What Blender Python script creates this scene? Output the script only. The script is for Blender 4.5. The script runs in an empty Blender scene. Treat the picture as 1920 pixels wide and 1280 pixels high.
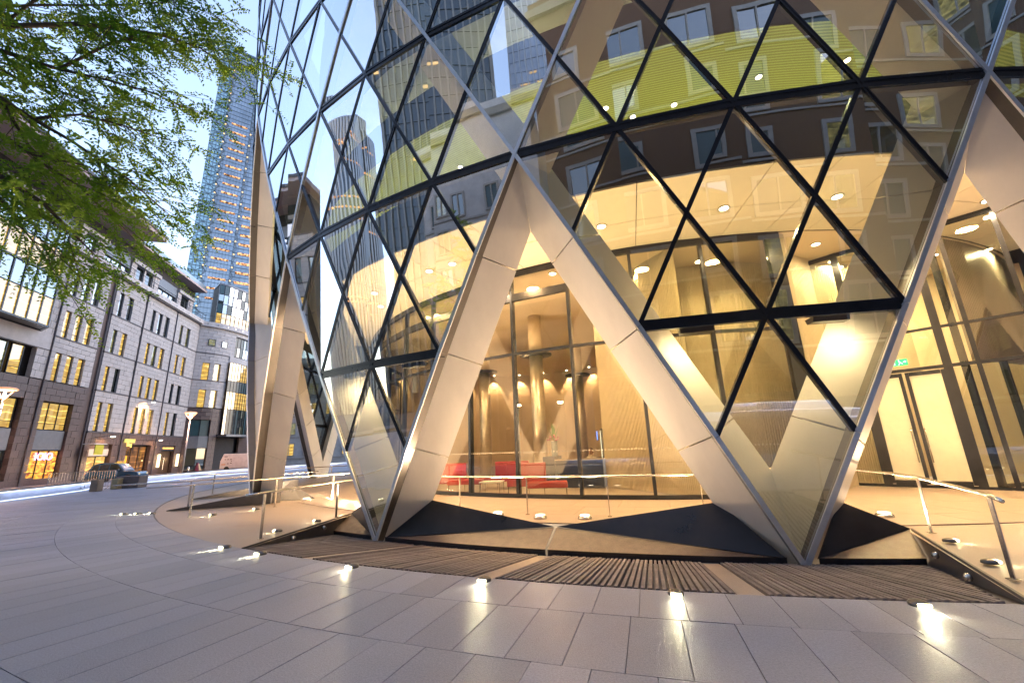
import bpy, math, random
from mathutils import Vector, Matrix, Quaternion
import numpy as np
rnd = random.Random(7)
R = math.radians
SC = bpy.context.scene
COL = SC.collection

# ------------------------------------------------------------------ camera
CAM = Vector((-3.0706, -32.776, 2.0478))
YAW, PIT, ROL = -.19654, .24907, -.03669
_f = Vector((math.sin(YAW)*math.cos(PIT), math.cos(YAW)*math.cos(PIT), math.sin(PIT)))
_r = Vector((math.cos(YAW), -math.sin(YAW), 0)); _u = _r.cross(_f)
RT = math.cos(ROL)*_r + math.sin(ROL)*_u
UP = -math.sin(ROL)*_r + math.cos(ROL)*_u
cd = bpy.data.cameras.new('camera'); cam = bpy.data.objects.new('camera', cd); COL.objects.link(cam)
cam.matrix_world = Matrix(((RT.x, UP.x, -_f.x, CAM.x), (RT.y, UP.y, -_f.y, CAM.y), (RT.z, UP.z, -_f.z, CAM.z), (0, 0, 0, 1)))
cd.sensor_width = 36; cd.lens = 776.5/1920*36; cd.clip_start = .05; cd.clip_end = 4000
SC.camera = cam

# ------------------------------------------------------------------ world, sun, exposure
EXPOSURE = 2.4
K = .29      # lamp level against that exposure
W = bpy.data.worlds.new('World'); SC.world = W; W.use_nodes = True
nt = W.node_tree; nt.nodes.clear()
sky = nt.nodes.new('ShaderNodeTexSky'); sky.sky_type = 'NISHITA'; sky.sun_disc = False
sky.sun_elevation = R(17.0); sky.sun_rotation = R(48); sky.air_density = 1.3; sky.dust_density = .5; sky.ozone_density = 3.2; sky.altitude = 50
hs = nt.nodes.new('ShaderNodeHueSaturation'); hs.inputs['Saturation'].default_value = .85
bg = nt.nodes.new('ShaderNodeBackground'); bg.inputs['Strength'].default_value = .15
wo = nt.nodes.new('ShaderNodeOutputWorld')
tint = nt.nodes.new('ShaderNodeMix'); tint.data_type = 'RGBA'; tint.blend_type = 'MULTIPLY'; tint.inputs[0].default_value = 1; tint.inputs[7].default_value = (1.0, .885, .93, 1)
nt.links.new(sky.outputs[0], tint.inputs[6]); nt.links.new(tint.outputs[2], hs.inputs['Color']); nt.links.new(hs.outputs[0], bg.inputs[0]); nt.links.new(bg.outputs[0], wo.inputs[0])
SC.view_settings.view_transform = 'Standard'; SC.view_settings.look = 'None'; SC.view_settings.gamma = 1
SC.view_settings.use_curve_mapping = False
SC.view_settings.exposure = EXPOSURE
SC.render.engine = 'CYCLES'
cy = SC.cycles
cy.use_denoising = True
cy.max_bounces = 7; cy.diffuse_bounces = 3; cy.glossy_bounces = 4; cy.transmission_bounces = 4; cy.transparent_max_bounces = 20
cy.sample_clamp_indirect = 4; cy.caustics_reflective = False; cy.caustics_refractive = False
cy.use_light_tree = True

WARM = (1, .60, .26); WARM2 = (1, .72, .42)
def link(o): COL.objects.link(o); return o
LN = [0]
def area(loc, size, power, color=WARM2, direc=(0, 0, -1), sizey=None, spread=None):
    l = bpy.data.lights.new('lamp_light', 'AREA'); l.energy = power*K; l.color = color; l.size = size
    l.shape = 'DISK'
    if sizey: l.shape = 'RECTANGLE'; l.size_y = sizey
    if spread: l.spread = R(spread)
    o = bpy.data.objects.new('lamp_light', l); o.location = loc
    o.rotation_euler = Vector(direc).to_track_quat('-Z', 'Y').to_euler(); link(o); return o
def spot(loc, direc, power, angle=60, blend=.6, color=WARM2, rad=.04):
    l = bpy.data.lights.new('lamp_spot', 'SPOT'); l.energy = power*K; l.color = color; l.spot_size = R(angle); l.spot_blend = blend; l.shadow_soft_size = rad
    o = bpy.data.objects.new('lamp_spot', l); o.location = loc
    o.rotation_euler = Vector(direc).to_track_quat('-Z', 'Y').to_euler(); link(o); return o
def point(loc, power, color=WARM2, rad=.1):
    l = bpy.data.lights.new('lamp_point', 'POINT'); l.energy = power*K; l.color = color; l.shadow_soft_size = rad
    o = bpy.data.objects.new('lamp_point', l); o.location = loc; link(o); return o

# ------------------------------------------------------------------ materials
def new_mat(n):
    m = bpy.data.materials.new(n); m.use_nodes = True; t = m.node_tree; t.nodes.clear()
    o = t.nodes.new('ShaderNodeOutputMaterial'); return m, t, o
def P(n, col, rough=.5, metal=0, var=.12, nscale=3., bump=0., bscale=60., emit=None, estr=0, coat=0, objvar=0., stretch=None, speck=0., rvar=0.):
    m, t, o = new_mat(n)
    b = t.nodes.new('ShaderNodeBsdfPrincipled'); t.links.new(b.outputs[0], o.inputs[0])
    b.inputs['Roughness'].default_value = rough; b.inputs['Metallic'].default_value = metal
    if coat: b.inputs['Coat Weight'].default_value = coat; b.inputs['Coat Roughness'].default_value = .08
    tc = t.nodes.new('ShaderNodeTexCoord')
    src = tc.outputs['Object']
    if stretch:
        mp = t.nodes.new('ShaderNodeMapping'); mp.inputs['Scale'].default_value = stretch; t.links.new(src, mp.inputs[0]); src = mp.outputs[0]
    nz = t.nodes.new('ShaderNodeTexNoise'); nz.inputs['Scale'].default_value = nscale; nz.inputs['Detail'].default_value = 8; nz.inputs['Roughness'].default_value = .65
    t.links.new(src, nz.inputs['Vector'])
    mr = t.nodes.new('ShaderNodeMapRange'); mr.inputs[1].default_value = .3; mr.inputs[2].default_value = .7
    mr.inputs[3].default_value = 1-var; mr.inputs[4].default_value = 1+var; t.links.new(nz.outputs[0], mr.inputs[0])
    fac = mr.outputs[0]
    if speck:
        ns = t.nodes.new('ShaderNodeTexNoise'); ns.inputs['Scale'].default_value = 55; ns.inputs['Detail'].default_value = 3; ns.inputs['Roughness'].default_value = .8; t.links.new(src, ns.inputs['Vector'])
        ms = t.nodes.new('ShaderNodeMapRange'); ms.inputs[1].default_value = .3; ms.inputs[2].default_value = .7; ms.inputs[3].default_value = 1-speck; ms.inputs[4].default_value = 1+speck; t.links.new(ns.outputs[0], ms.inputs[0])
        mq = t.nodes.new('ShaderNodeMath'); mq.operation = 'MULTIPLY'; t.links.new(fac, mq.inputs[0]); t.links.new(ms.outputs[0], mq.inputs[1]); fac = mq.outputs[0]
        n3 = t.nodes.new('ShaderNodeTexNoise'); n3.inputs['Scale'].default_value = .9; n3.inputs['Detail'].default_value = 9; n3.inputs['Roughness'].default_value = .75; t.links.new(src, n3.inputs['Vector'])
        m3 = t.nodes.new('ShaderNodeMapRange'); m3.inputs[1].default_value = .56; m3.inputs[2].default_value = .72; m3.inputs[3].default_value = 1; m3.inputs[4].default_value = .78; t.links.new(n3.outputs[0], m3.inputs[0])
        m4 = t.nodes.new('ShaderNodeMath'); m4.operation = 'MULTIPLY'; t.links.new(fac, m4.inputs[0]); t.links.new(m3.outputs[0], m4.inputs[1]); fac = m4.outputs[0]
    if rvar:
        mr_ = t.nodes.new('ShaderNodeMapRange'); mr_.inputs[1].default_value = .3; mr_.inputs[2].default_value = .7; mr_.inputs[3].default_value = rough-rvar; mr_.inputs[4].default_value = rough+rvar; t.links.new(nz.outputs[0], mr_.inputs[0]); t.links.new(mr_.outputs[0], b.inputs['Roughness'])
    if objvar:
        oi = t.nodes.new('ShaderNodeObjectInfo'); m2 = t.nodes.new('ShaderNodeMapRange'); m2.inputs[3].default_value = 1-objvar; m2.inputs[4].default_value = 1+objvar
        t.links.new(oi.outputs['Random'], m2.inputs[0]); mm = t.nodes.new('ShaderNodeMath'); mm.operation = 'MULTIPLY'
        t.links.new(fac, mm.inputs[0]); t.links.new(m2.outputs[0], mm.inputs[1]); fac = mm.outputs[0]
    vm = t.nodes.new('ShaderNodeVectorMath'); vm.operation = 'SCALE'; vm.inputs[0].default_value = col[:3]; t.links.new(fac, vm.inputs['Scale'])
    t.links.new(vm.outputs[0], b.inputs['Base Color'])
    if bump:
        n2 = t.nodes.new('ShaderNodeTexNoise'); n2.inputs['Scale'].default_value = bscale; n2.inputs['Detail'].default_value = 4; t.links.new(src, n2.inputs['Vector'])
        bp = t.nodes.new('ShaderNodeBump'); bp.inputs['Strength'].default_value = bump; bp.inputs['Distance'].default_value = .01
        t.links.new(n2.outputs[0], bp.inputs['Height']); t.links.new(bp.outputs[0], b.inputs['Normal'])
    if emit: b.inputs['Emission Color'].default_value = (*emit, 1); b.inputs['Emission Strength'].default_value = estr*K
    return m
def E(n, col, s):
    m, t, o = new_mat(n); e = t.nodes.new('ShaderNodeEmission'); e.inputs[0].default_value = (*col, 1); e.inputs[1].default_value = s*K; t.links.new(e.outputs[0], o.inputs[0]); return m
def glass(n, tint, r0, r1, power=3., grough=0.0, gcol=(.95, .98, 1), warp=0.):
    m, t, o = new_mat(n)
    tr = t.nodes.new('ShaderNodeBsdfTransparent'); tr.inputs[0].default_value = (*tint, 1)
    gl = t.nodes.new('ShaderNodeBsdfGlossy'); gl.inputs['Roughness'].default_value = grough; gl.inputs[0].default_value = (*gcol, 1)
    lw = t.nodes.new('ShaderNodeLayerWeight'); lw.inputs[0].default_value = .5
    pw = t.nodes.new('ShaderNodeMath'); pw.operation = 'POWER'; pw.inputs[1].default_value = power; t.links.new(lw.outputs['Facing'], pw.inputs[0])
    mr = t.nodes.new('ShaderNodeMapRange'); mr.inputs[3].default_value = r0; mr.inputs[4].default_value = r1; t.links.new(pw.outputs[0], mr.inputs[0])
    if warp:
        tc = t.nodes.new('ShaderNodeTexCoord'); nz = t.nodes.new('ShaderNodeTexNoise'); nz.inputs['Scale'].default_value = .55; nz.inputs['Detail'].default_value = 1.5; t.links.new(tc.outputs['Object'], nz.inputs['Vector'])
        bp = t.nodes.new('ShaderNodeBump'); bp.inputs['Strength'].default_value = 1; bp.inputs['Distance'].default_value = warp; t.links.new(nz.outputs[0], bp.inputs['Height']); t.links.new(bp.outputs[0], gl.inputs['Normal'])
    mx = t.nodes.new('ShaderNodeMixShader'); t.links.new(mr.outputs[0], mx.inputs[0]); t.links.new(tr.outputs[0], mx.inputs[1]); t.links.new(gl.outputs[0], mx.inputs[2])
    t.links.new(mx.outputs[0], o.inputs[0]); return m
def transp(n, tint):
    m, t, o = new_mat(n); tr = t.nodes.new('ShaderNodeBsdfTransparent'); tr.inputs[0].default_value = (*tint, 1); t.links.new(tr.outputs[0], o.inputs[0]); return m

M = {}
M['paving'] = P('granite_paving', (.30, .32, .385), .46, var=.10, nscale=2.2, bump=.6, bscale=110, objvar=.11, speck=.22, rvar=.09)
M['paving_far'] = P('granite_paving_far', (.30, .32, .385), .46, var=.12, nscale=1.2, bump=.4, bscale=60, speck=.18, rvar=.08)
M['joint'] = P('joint_dark', (.19, .19, .20), .9)
M['terrace'] = P('terrace_stone', (.34, .285, .24), .42, var=.12, nscale=2, bump=.4, bscale=90, objvar=.05, speck=.15, rvar=.08)
M['slate'] = P('riven_slate', (.17, .15, .15), .75, var=.35, nscale=14, bump=.9, bscale=40, objvar=.22)
M['facing'] = P('granite_facing', (.085, .07, .068), .45, var=.3, nscale=5, bump=.4, speck=.35)
M['blackstone'] = P('black_base', (.030, .030, .036), .4, var=.3)
M['blackmetal'] = P('black_fairing_metal', (.016, .017, .024), .36, metal=.0, var=.45, nscale=1.6, rvar=.12)
M['wallstone'] = P('dark_retaining_granite', (.055, .055, .062), .4, var=.2, nscale=6)
M['clad'] = P('white_aluminium_cladding', (.82, .78, .72),   .42, var=.09, nscale=.9, objvar=.03, stretch=(1, 1, .35))
M['silver'] = P('brushed_silver', (.74, .78, .84), .30, metal=.55, var=.08, nscale=5)
M['fin_dark'] = P('fin_bronze', (.10, .095, .095), .3, metal=.5, var=.1)
M['mullion'] = P('dark_mullion', (.024, .028, .038), .25, metal=.3, var=.2)
M['steel'] = P('stainless_steel', (.62, .60, .57), .25, metal=1, var=.08, nscale=20)
M['soffit'] = P('cream_soffit', (.60, .54, .42), .6, var=.03)
M['slab'] = P('slab_edge', (.022, .02, .02), .7)
M['green'] = P('green_ceiling', (.50, .56, .14), .55, var=.06)
M['ivory'] = P('ivory_ceiling', (.62, .60, .50), .6, var=.05)
M['core'] = P('core_wall', (.10, .12, .13), .6)
M['cream'] = P('cream_wall', (.62, .50, .36), .55, var=.05, nscale=.5)
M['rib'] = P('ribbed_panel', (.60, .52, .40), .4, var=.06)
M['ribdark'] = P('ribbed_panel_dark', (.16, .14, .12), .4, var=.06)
M['floor'] = P('lobby_floor', (.50, .42, .33), .25, var=.06)
M['red'] = P('red_leather', (.34, .018, .015), .4, var=.08)
M['navy'] = P('navy_desk', (.022, .03, .06), .4, var=.1)
M['lobbyglass'] = glass('lobby_glass', (.93, .92, .86), .10, .85, 4)
M['glass'] = glass('tower_glass', (.80, .84, .76), .14, 1.0, .9, warp=.0035)
M['glassback'] = transp('glass_back', (.95, .97, .93))
M['lamp'] = E('lamp_lens', (1, .84, .6), 14)
M['lampcool'] = E('lamp_lens_pale', (1, .88, .50), 17)
M['led'] = E('led_strip', (.66, .76, 1), 2.0)
M['exit'] = E('exit_green', (.05, .75, .16), 1.6)
M['exitw'] = E('exit_white', (.9, 1, .9), 2)
M['white'] = P('white_paint', (.8, .8, .8), .4)
M['rubber'] = P('rubber', (.02, .02, .02), .7)
M['skin'] = P('skin', (.30, .16, .10), .5)
M['suit'] = P('suit', (.38, .32, .25), .8)
M['hair'] = P('hair', (.02, .015, .01), .6)

# ------------------------------------------------------------------ mesh builder
class MB:
    def __init__(s): s.v = []; s.f = []; s.m = []
    def add(s, vs, fs, mi=0):
        n = len(s.v); s.v += [tuple(v) for v in vs]; s.f += [tuple(i+n for i in f) for f in fs]; s.m += [mi]*len(fs); return s
    def poly(s, pts, mi=0): return s.add(pts, [tuple(range(len(pts)))], mi)
    def hexa(s, p, mi=0):   # p: 8 pts, bottom 4 ring then top 4 ring
        return s.add(p, [(3, 2, 1, 0), (4, 5, 6, 7), (0, 1, 5, 4), (1, 2, 6, 5), (2, 3, 7, 6), (3, 0, 4, 7)], mi)
    def box(s, c, sz, ax=None, mi=0):
        c = Vector(c); hx, hy, hz = sz[0]/2, sz[1]/2, sz[2]/2
        X, Y, Z = ax if ax else (Vector((1, 0, 0)), Vector((0, 1, 0)), Vector((0, 0, 1)))
        p = [c+X*a*hx+Y*b*hy+Z*g*hz for g in (-1, 1) for a, b in ((-1, -1), (1, -1), (1, 1), (-1, 1))]
        return s.hexa(p, mi)
    def rbox(s, c, sz, ang, mi=0):   # rotated about z
        X = Vector((math.cos(ang), math.sin(ang), 0)); Y = Vector((-math.sin(ang), math.cos(ang), 0))
        return s.box(c, sz, (X, Y, Vector((0, 0, 1))), mi)
    def prism(s, pts, off, mi=0, mi2=None, mi3=None):   # extrude polygon by vector off
        n = len(pts); off = Vector(off); a = [Vector(p) for p in pts]; b = [p+off for p in a]
        s.poly(a, mi); s.poly(b[::-1], mi if mi2 is None else mi2)
        for i in range(n):
            j = (i+1) % n; s.poly([a[i], b[i], b[j], a[j]], (mi if mi2 is None else mi2) if mi3 is None else mi3)
        return s
    def bar(s, a, b, w, d, nrm, proud=0., mi=0):   # bar a->b: width w, depth d measured inward from nrm*proud
        a, b = Vector(a), Vector(b); D = (b-a).normalized(); N = Vector(nrm); N = (N-D*N.dot(D)).normalized(); T = D.cross(N)
        p = []
        for q in (a, b):
            p += [q+T*w/2+N*proud, q-T*w/2+N*proud, q-T*w/2+N*(proud-d), q+T*w/2+N*(proud-d)]
        return s.hexa(p, mi)
    def tube(s, pts, r, n=8, mi=0, cap=True, r2=None):
        pts = [Vector(p) for p in pts]; rings = []
        for i, p in enumerate(pts):
            d = (pts[min(i+1, len(pts)-1)]-pts[max(i-1, 0)]).normalized()
            ref = Vector((0, 0, 1)) if abs(d.z) < .9 else Vector((1, 0, 0))
            x = d.cross(ref).normalized(); y = d.cross(x)
            rr = r if r2 is None else r+(r2-r)*i/(len(pts)-1)
            rings.append([p+x*rr*math.cos(2*math.pi*k/n)+y*rr*math.sin(2*math.pi*k/n) for k in range(n)])
        vs = [q for g in rings for q in g]; fs = []
        for i in range(len(rings)-1):
            for k in range(n): fs.append((i*n+k, i*n+(k+1) % n, (i+1)*n+(k+1) % n, (i+1)*n+k))
        if cap: fs.append(tuple(range(n))[::-1]); fs.append(tuple((len(rings)-1)*n+k for k in range(n)))
        return s.add(vs, fs, mi)
    def lathe(s, c, prof, n=20, mi=0, axis=None):
        c = Vector(c); Z = Vector(axis).normalized() if axis else Vector((0, 0, 1))
        X = Z.orthogonal().normalized() if axis else Vector((1, 0, 0)); Y = Z.cross(X)
        vs = []; fs = []
        for r, z in prof:
            for k in range(n):
                a = 2*math.pi*k/n; vs.append(c+X*r*math.cos(a)+Y*r*math.sin(a)+Z*z)
        for i in range(len(prof)-1):
            for k in range(n): fs.append((i*n+k, i*n+(k+1) % n, (i+1)*n+(k+1) % n, (i+1)*n+k))
        fs.append(tuple(range(n))[::-1]); fs.append(tuple((len(prof)-1)*n+k for k in range(n)))
        return s.add(vs, fs, mi)
    def build(s, name, mats, parent=None, smooth=False, origin=None, bevel=0):
        me = bpy.data.meshes.new(name)
        vs = s.v
        if origin is not None: o3 = Vector(origin); vs = [tuple(Vector(v)-o3) for v in s.v]
        me.from_pydata(vs, [], s.f)
        if not isinstance(mats, (list, tuple)): mats = [mats]
        for m in mats: me.materials.append(m)
        me.polygons.foreach_set('material_index', s.m)
        if smooth: me.polygons.foreach_set('use_smooth', [True]*len(s.f))
        me.update()
        o = bpy.data.objects.new(name, me); link(o)
        if origin is not None: o.location = origin
        if parent is not None:
            o.parent = parent; o.matrix_parent_inverse = Matrix.Translation(-Vector(parent.location)) if parent.type == 'EMPTY' and parent.parent is None else parent.matrix_world.inverted()
        if bevel:
            b = o.modifiers.new('bevel', 'BEVEL'); b.width = bevel; b.segments = 2; b.limit_method = 'ANGLE'
        return o
def tag(o, label=None, cat=None, group=None, kind=None):
    if label: o['label'] = label
    if cat: o['category'] = cat
    if group: o['group'] = group
    if kind: o['kind'] = kind
    return o
def thing(name, label, cat, loc=(0, 0, 0), group=None):
    o = bpy.data.objects.new(name, None); o.location = loc; o.empty_display_size = .3; link(o); return tag(o, label, cat, group)
def dup_tree(src, loc, rotz, label=None):
    c = src.copy(); link(c); c.location = loc; c.rotation_euler = (0, 0, rotz)
    if label: c['label'] = label
    def rec(a, b):
        for ch in list(a.children):
            d = ch.copy(); link(d); d.parent = b; d.matrix_parent_inverse = ch.matrix_parent_inverse.copy(); rec(ch, d)
    rec(src, c); return c
def pl(a, r, z=0.): t = R(a); return Vector((r*math.sin(t), -r*math.cos(t), z))

# ------------------------------------------------------------------ ground
FZ = .4
def ann(mb, r0, r1, a0, a1, z, step=3., mi=0, z1=None):
    n = max(1, int(math.ceil(abs(a1-a0)/step))); z1 = z if z1 is None else z1
    for i in range(n):
        A = a0+(a1-a0)*i/n; B = a0+(a1-a0)*(i+1)/n
        mb.poly([pl(A, r0, z), pl(A, r1, z1), pl(B, r1, z1), pl(B, r0, z)], mi)
mb = MB()
ann(mb, 27.3, 44, -180, 180, FZ-.025)
o = mb.build('plaza', M['joint']); tag(o, 'round granite plaza paved in rings round the glass tower', kind='structure'); plaza = o
# street ground: sheet to the horizon
mb = MB(); ann(mb, 43.9, 2500, -180, 180, .30, 6); M['asphalt'] = P('asphalt', (.055, .055, .06), .7, var=.25, nscale=.8, bump=.4, bscale=50)
o = mb.build('street', M['asphalt']); tag(o, 'grey asphalt street beyond the plaza', kind='structure')
# interior disc + flush parts around the moat
mb = MB()
ann(mb, .01, 23.4, -180, 180, FZ-.02, 4)
def flush(mb, z, a_out0, a_in0, a1, n=8):
    for i in range(n):
        t0, t1 = i/n, (i+1)/n
        o0 = a_out0+(a1-a_out0)*t0; o1 = a_out0+(a1-a_out0)*t1; i0 = a_in0+(a1-a_in0)*t0; i1 = a_in0+(a1-a_in0)*t1
        mb.poly([pl(i0, 23.4, z), pl(o0, 27.33, z), pl(o1, 27.33, z), pl(i1, 23.4, z)])
flush(mb, FZ-.02, -20.9, -25.4, -60, 12); flush(mb, FZ-.02, 1.85, 5.4, 60, 12); ann(mb, 23.4, 27.33, 60, 300, FZ-.02)
terr = mb.build('terrace', M['terrace']); tag(terr, 'warm lit stone terrace under the tower legs', kind='structure')
# paving slabs
def slab_mesh(r0, r1, a0, a1, z0, z1, g=.0035):
    am = (a0+a1)/2; m = MB(); ga = math.degrees(g/r0)
    c = [pl(a0+ga-am, r0+g), pl(a1-ga-am, r0+g), pl(a1-ga-am, r1-g), pl(a0+ga-am, r1-g)]
    m.hexa([p+Vector((0, 0, z0)) for p in c]+[p+Vector((0, 0, z1)) for p in c]); return m
rings = [27.37, 28.2, 29.28, 30.8, 32.0, 33.4, 35.0, 37.0, 39.2, 41.5, 43.9]
def in_view(p, m=40):
    d = p-CAM; D = d.dot(_f)
    if D < .3: return None
    x = 960+776.5*d.dot(RT)/D; y = 640-776.5*d.dot(UP)/D
    return D if (-m < x < 1920+m and -m < y < 1280+m) else None
cand = []; rest = MB(); A_ST = .935
for ri in range(len(rings)-1):
    r0, r1 = rings[ri], rings[ri+1]; n = int(round(360/A_ST)); ph = rnd.random()*.9
    base = MB()
    for i in range(n):
        a = -180+ph+i*A_ST
        ctr = pl(a+A_ST/2, (r0+r1)/2, FZ); D = in_view(ctr, 150)
        if D and ri < 9: cand.append((D, ri, a))
        else:
            for p in [slab_mesh(r0, r1, 0, A_ST, -.02, 0)] if abs(a) < 100 and False else []: pass
            ga = math.degrees(.0045/r0)
            rest.poly([pl(a+ga, r0+.0045, FZ), pl(a+ga, r1-.0045, FZ), pl(a+A_ST-ga, r1-.0045, FZ), pl(a+A_ST-ga, r0+.0045, FZ)])
cand.sort(key=lambda t: t[0]); meshes = {}
for k, (D, ri, a) in enumerate(cand):
    r0, r1 = rings[ri], rings[ri+1]
    if k < 300:
        if ri not in meshes:
            s0 = slab_mesh(r0, r1, 0, A_ST, -.02, 0).build('paving_slab', M['paving']); meshes[ri] = s0.data; ob = s0
        else: ob = bpy.data.objects.new('paving_slab', meshes[ri]); link(ob)
        ob.location = (0, 0, FZ+rnd.uniform(-.0015, .0015)); ob.rotation_euler = (0, 0, R(a+A_ST/2)); ob.parent = plaza
    else:
        ga = math.degrees(.0045/r0)
        rest.poly([pl(a+ga, r0+.0045, FZ), pl(a+ga, r1-.0045, FZ), pl(a+A_ST-ga, r1-.0045, FZ), pl(a+A_ST-ga, r0+.0045, FZ)])
o = rest.build('distant_slabs', M['paving_far'], plaza); tag(o, kind='stuff')
# terrace slabs (wider stones)
tr = [19.42, 20.9, 22.3, 23.38]
for i in range(len(tr)-1):
    for a in np.arange(-40, 30, 3.6):
        s0 = slab_mesh(tr[i], tr[i+1], 0, 3.6, -.02, 0, .004).build('terrace_slab', M['terrace'], None)
        s0.location = (0, 0, FZ+.002); s0.rotation_euler = (0, 0, R(a+1.8+i*1.2)); s0.parent = terr

# moat of slate strips
moat = MB(); ann(moat, 24.4, 27.32, -26, 6, -.05, 2, z1=.33)
moat = moat.build('sunken_strip', M['joint']); tag(moat, 'sunken strip of slates on edge sloping to the tower feet', kind='structure')
a = -25.2; k = 0
st = MB(); st.box((0, 0, 0), (.052, 1, .06)); st0 = st.build('slate_strip', M['slate'], moat); stm = st0.data
first = True
while a < 5.1:
    # outer & inner radial extents limited by the side walls
    lo, hi = 24.52, 27.30
    if a < -20.9: hi = 27.3+(a+20.9)/(-24.1+20.9)*(24.5-27.3)
    if a > 1.5: hi = 27.3+(a-1.5)/(4.15-1.5)*(24.5-27.3)
    if hi-lo > .15 and not (-10.35 < a < -9.75) and not (-3.6 < a < -3.05) and not (-17.4 < a < -16.9):
        rm = (lo+hi)/2; zf = lambda r: (r-24.5)/2.8*.36
        ob = st0 if first else bpy.data.objects.new('slate_strip', stm)
        if not first: link(ob)
        first = False
        L = hi-lo
        ob.parent = moat
        ob.location = pl(a, rm, zf(rm)+rnd.uniform(-.006, .006)); ob.rotation_euler = (-math.atan(.36/2.8), 0, R(a)+rnd.uniform(-.0015, .0015))
        ob.scale = (rnd.uniform(.8, 1.05), L*rnd.uniform(.985, 1.), 1)
    elif hi-lo > .15:
        pass
    a += rnd.uniform(.155, .185)
for aa in (-10.05, -3.32, -17.15):   # plain stones between the slate bundles
    m = MB(); w = .3
    p = [pl(aa-w, 24.52, .0), pl(aa+w, 24.52, .0), pl(aa+w, 27.3, .36), pl(aa-w, 27.3, .36)]
    m.hexa([q-Vector((0, 0, .03)) for q in p]+[q+Vector((0, 0, .012)) for q in p]); m.build('drain_stone', M['terrace'], moat)

# hull geometry ------------------------------------------------------------
DH = 2.0879
def hull(a, k):
    h = k*DH; return pl(a, 24.6+.0962*h-.0006*h*h, h)

# plinth: facing stones + black base + black fairings
plinth = thing('stone_plinth', 'low faceted plinth of brown granite and black metal between the white feet', 'plinth', (0, 0, 0))
def foot(c, sgn):  # c tip angle; sgn side; mirrored wedge points
    return None
ZB = .13
def arc_pts(a0, a1, r, z, n=8): return [pl(a0+(a1-a0)*i/n, r, z) for i in range(n+1)]
b = pl(-10, 23.85, FZ)
OL = Vector((-7.15, -22.79, .87)); OR_ = Vector((-1.0, -23.85, .90))   # leg contact points
cL = pl(-19.45, 24.5, .10); cR = pl(-.55, 24.5, .10)
def facing(pts_top, a0, a1, name='facing_stone'):
    m = MB(); n = 8
    # top edge linear between two points, bottom arc
    T0, T1 = pts_top
    for i in range(n):
        t0, t1 = i/n, (i+1)/n
        q = [T0.lerp(T1, t0), T0.lerp(T1, t1), pl(a0+(a1-a0)*t1, 24.56, ZB), pl(a0+(a1-a0)*t0, 24.56, ZB)]
        m.poly(q[::-1])
    m.build(name, M['facing'], plinth)
    m = MB()
    for i in range(n):
        t0, t1 = i/n, (i+1)/n; A, B = a0+(a1-a0)*t0, a0+(a1-a0)*t1
        m.poly([pl(A, 24.545, ZB), pl(B, 24.545, ZB), pl(B, 24.53, -.03), pl(A, 24.53, -.03)])
    m.build('black_base', M['blackstone'], plinth)
facing((cL, b+Vector((-.02, 0, 0))), -19.45, -10.05); facing((b+Vector((.02, 0, 0)), cR), -9.95, -.55)
def fairing(p1, p2, p3, back):
    m = MB(); N = (Vector(p2)-Vector(p1)).cross(Vector(p3)-Vector(p1)).normalized()
    if N.z < 0: N = -N
    m.prism([Vector(p)+N*.02 for p in (p1, p2, p3)], -N*.03)
    m.poly([p1, back, p2]); m.build('fairing_panel', M['blackmetal'], plinth)
fairing(OL, b+Vector((-.05, 0, .01)), cL, pl(-19.5, 21.8, FZ)); fairing(OR_, b+Vector((.05, 0, .01)), cR, pl(-1.5, 22.5, FZ))
def mir(p, ang):   # mirror about vertical plane at angle
    r = math.hypot(p.x, p.y); a = math.degrees(math.atan2(p.x, -p.y)); return pl(2*ang-a, r, p.z)
# outer fairings beyond tips (right of tip 0, left of tip -20)
for ang, oc, cc, e in ((0, OR_, cR, 5.1), (-20, OL, cL, -25.1)):
    o2 = mir(oc, ang); c2 = mir(cc, ang); tip = pl(e, 23.75, FZ+.005)
    fairing(o2, tip, c2, pl(ang+(1.5 if ang == 0 else -1.5), 22.0, FZ))
    sg = 1 if ang == 0 else -1
    facing((c2, tip) if sg > 0 else (tip, c2), *((ang+.55, 4.15) if sg > 0 else (-24.15, ang-.55)))

# side retaining walls of the moat
def side_wall(name, label, outer, inner_top, inner_bot, t=.03):
    th = thing(name, label, 'retaining wall', tuple(outer))
    m = MB(); up = Vector((0, 0, .012))
    m.poly([outer+up, inner_top+up, inner_bot, outer-Vector((0, 0, .03))])
    d = (inner_top-outer); n = Vector((-d.y, d.x, 0)).normalized()
    if (n.dot(Vector((outer.x, outer.y, 0)).cross(Vector((0, 0, 1))))*(1 if outer.x > -5 else -1)) > 0: n = -n
    m.poly([outer+up, outer+up+n*t, inner_top+up+n*t, inner_top+up])
    m.poly([outer+up+n*t, outer+n*t-Vector((0, 0, .1)), inner_top+n*t-Vector((0, 0, .1)), inner_top+up+n*t])
    m.build('coping', M['wallstone'], th); return th, n
wl, nl = side_wall('retaining_wall', 'dark sloping stone wall at the left end of the slate strip', pl(-20.9, 27.36, FZ), pl(-25.2, 23.72, FZ), pl(-24.1, 24.5, -.02))
wr, nr = side_wall('retaining_wall', 'dark sloping stone wall at the right end of the slate strip', pl(1.85, 27.36, FZ), pl(5.2, 23.72, FZ), pl(4.15, 24.5, -.02))

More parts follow.
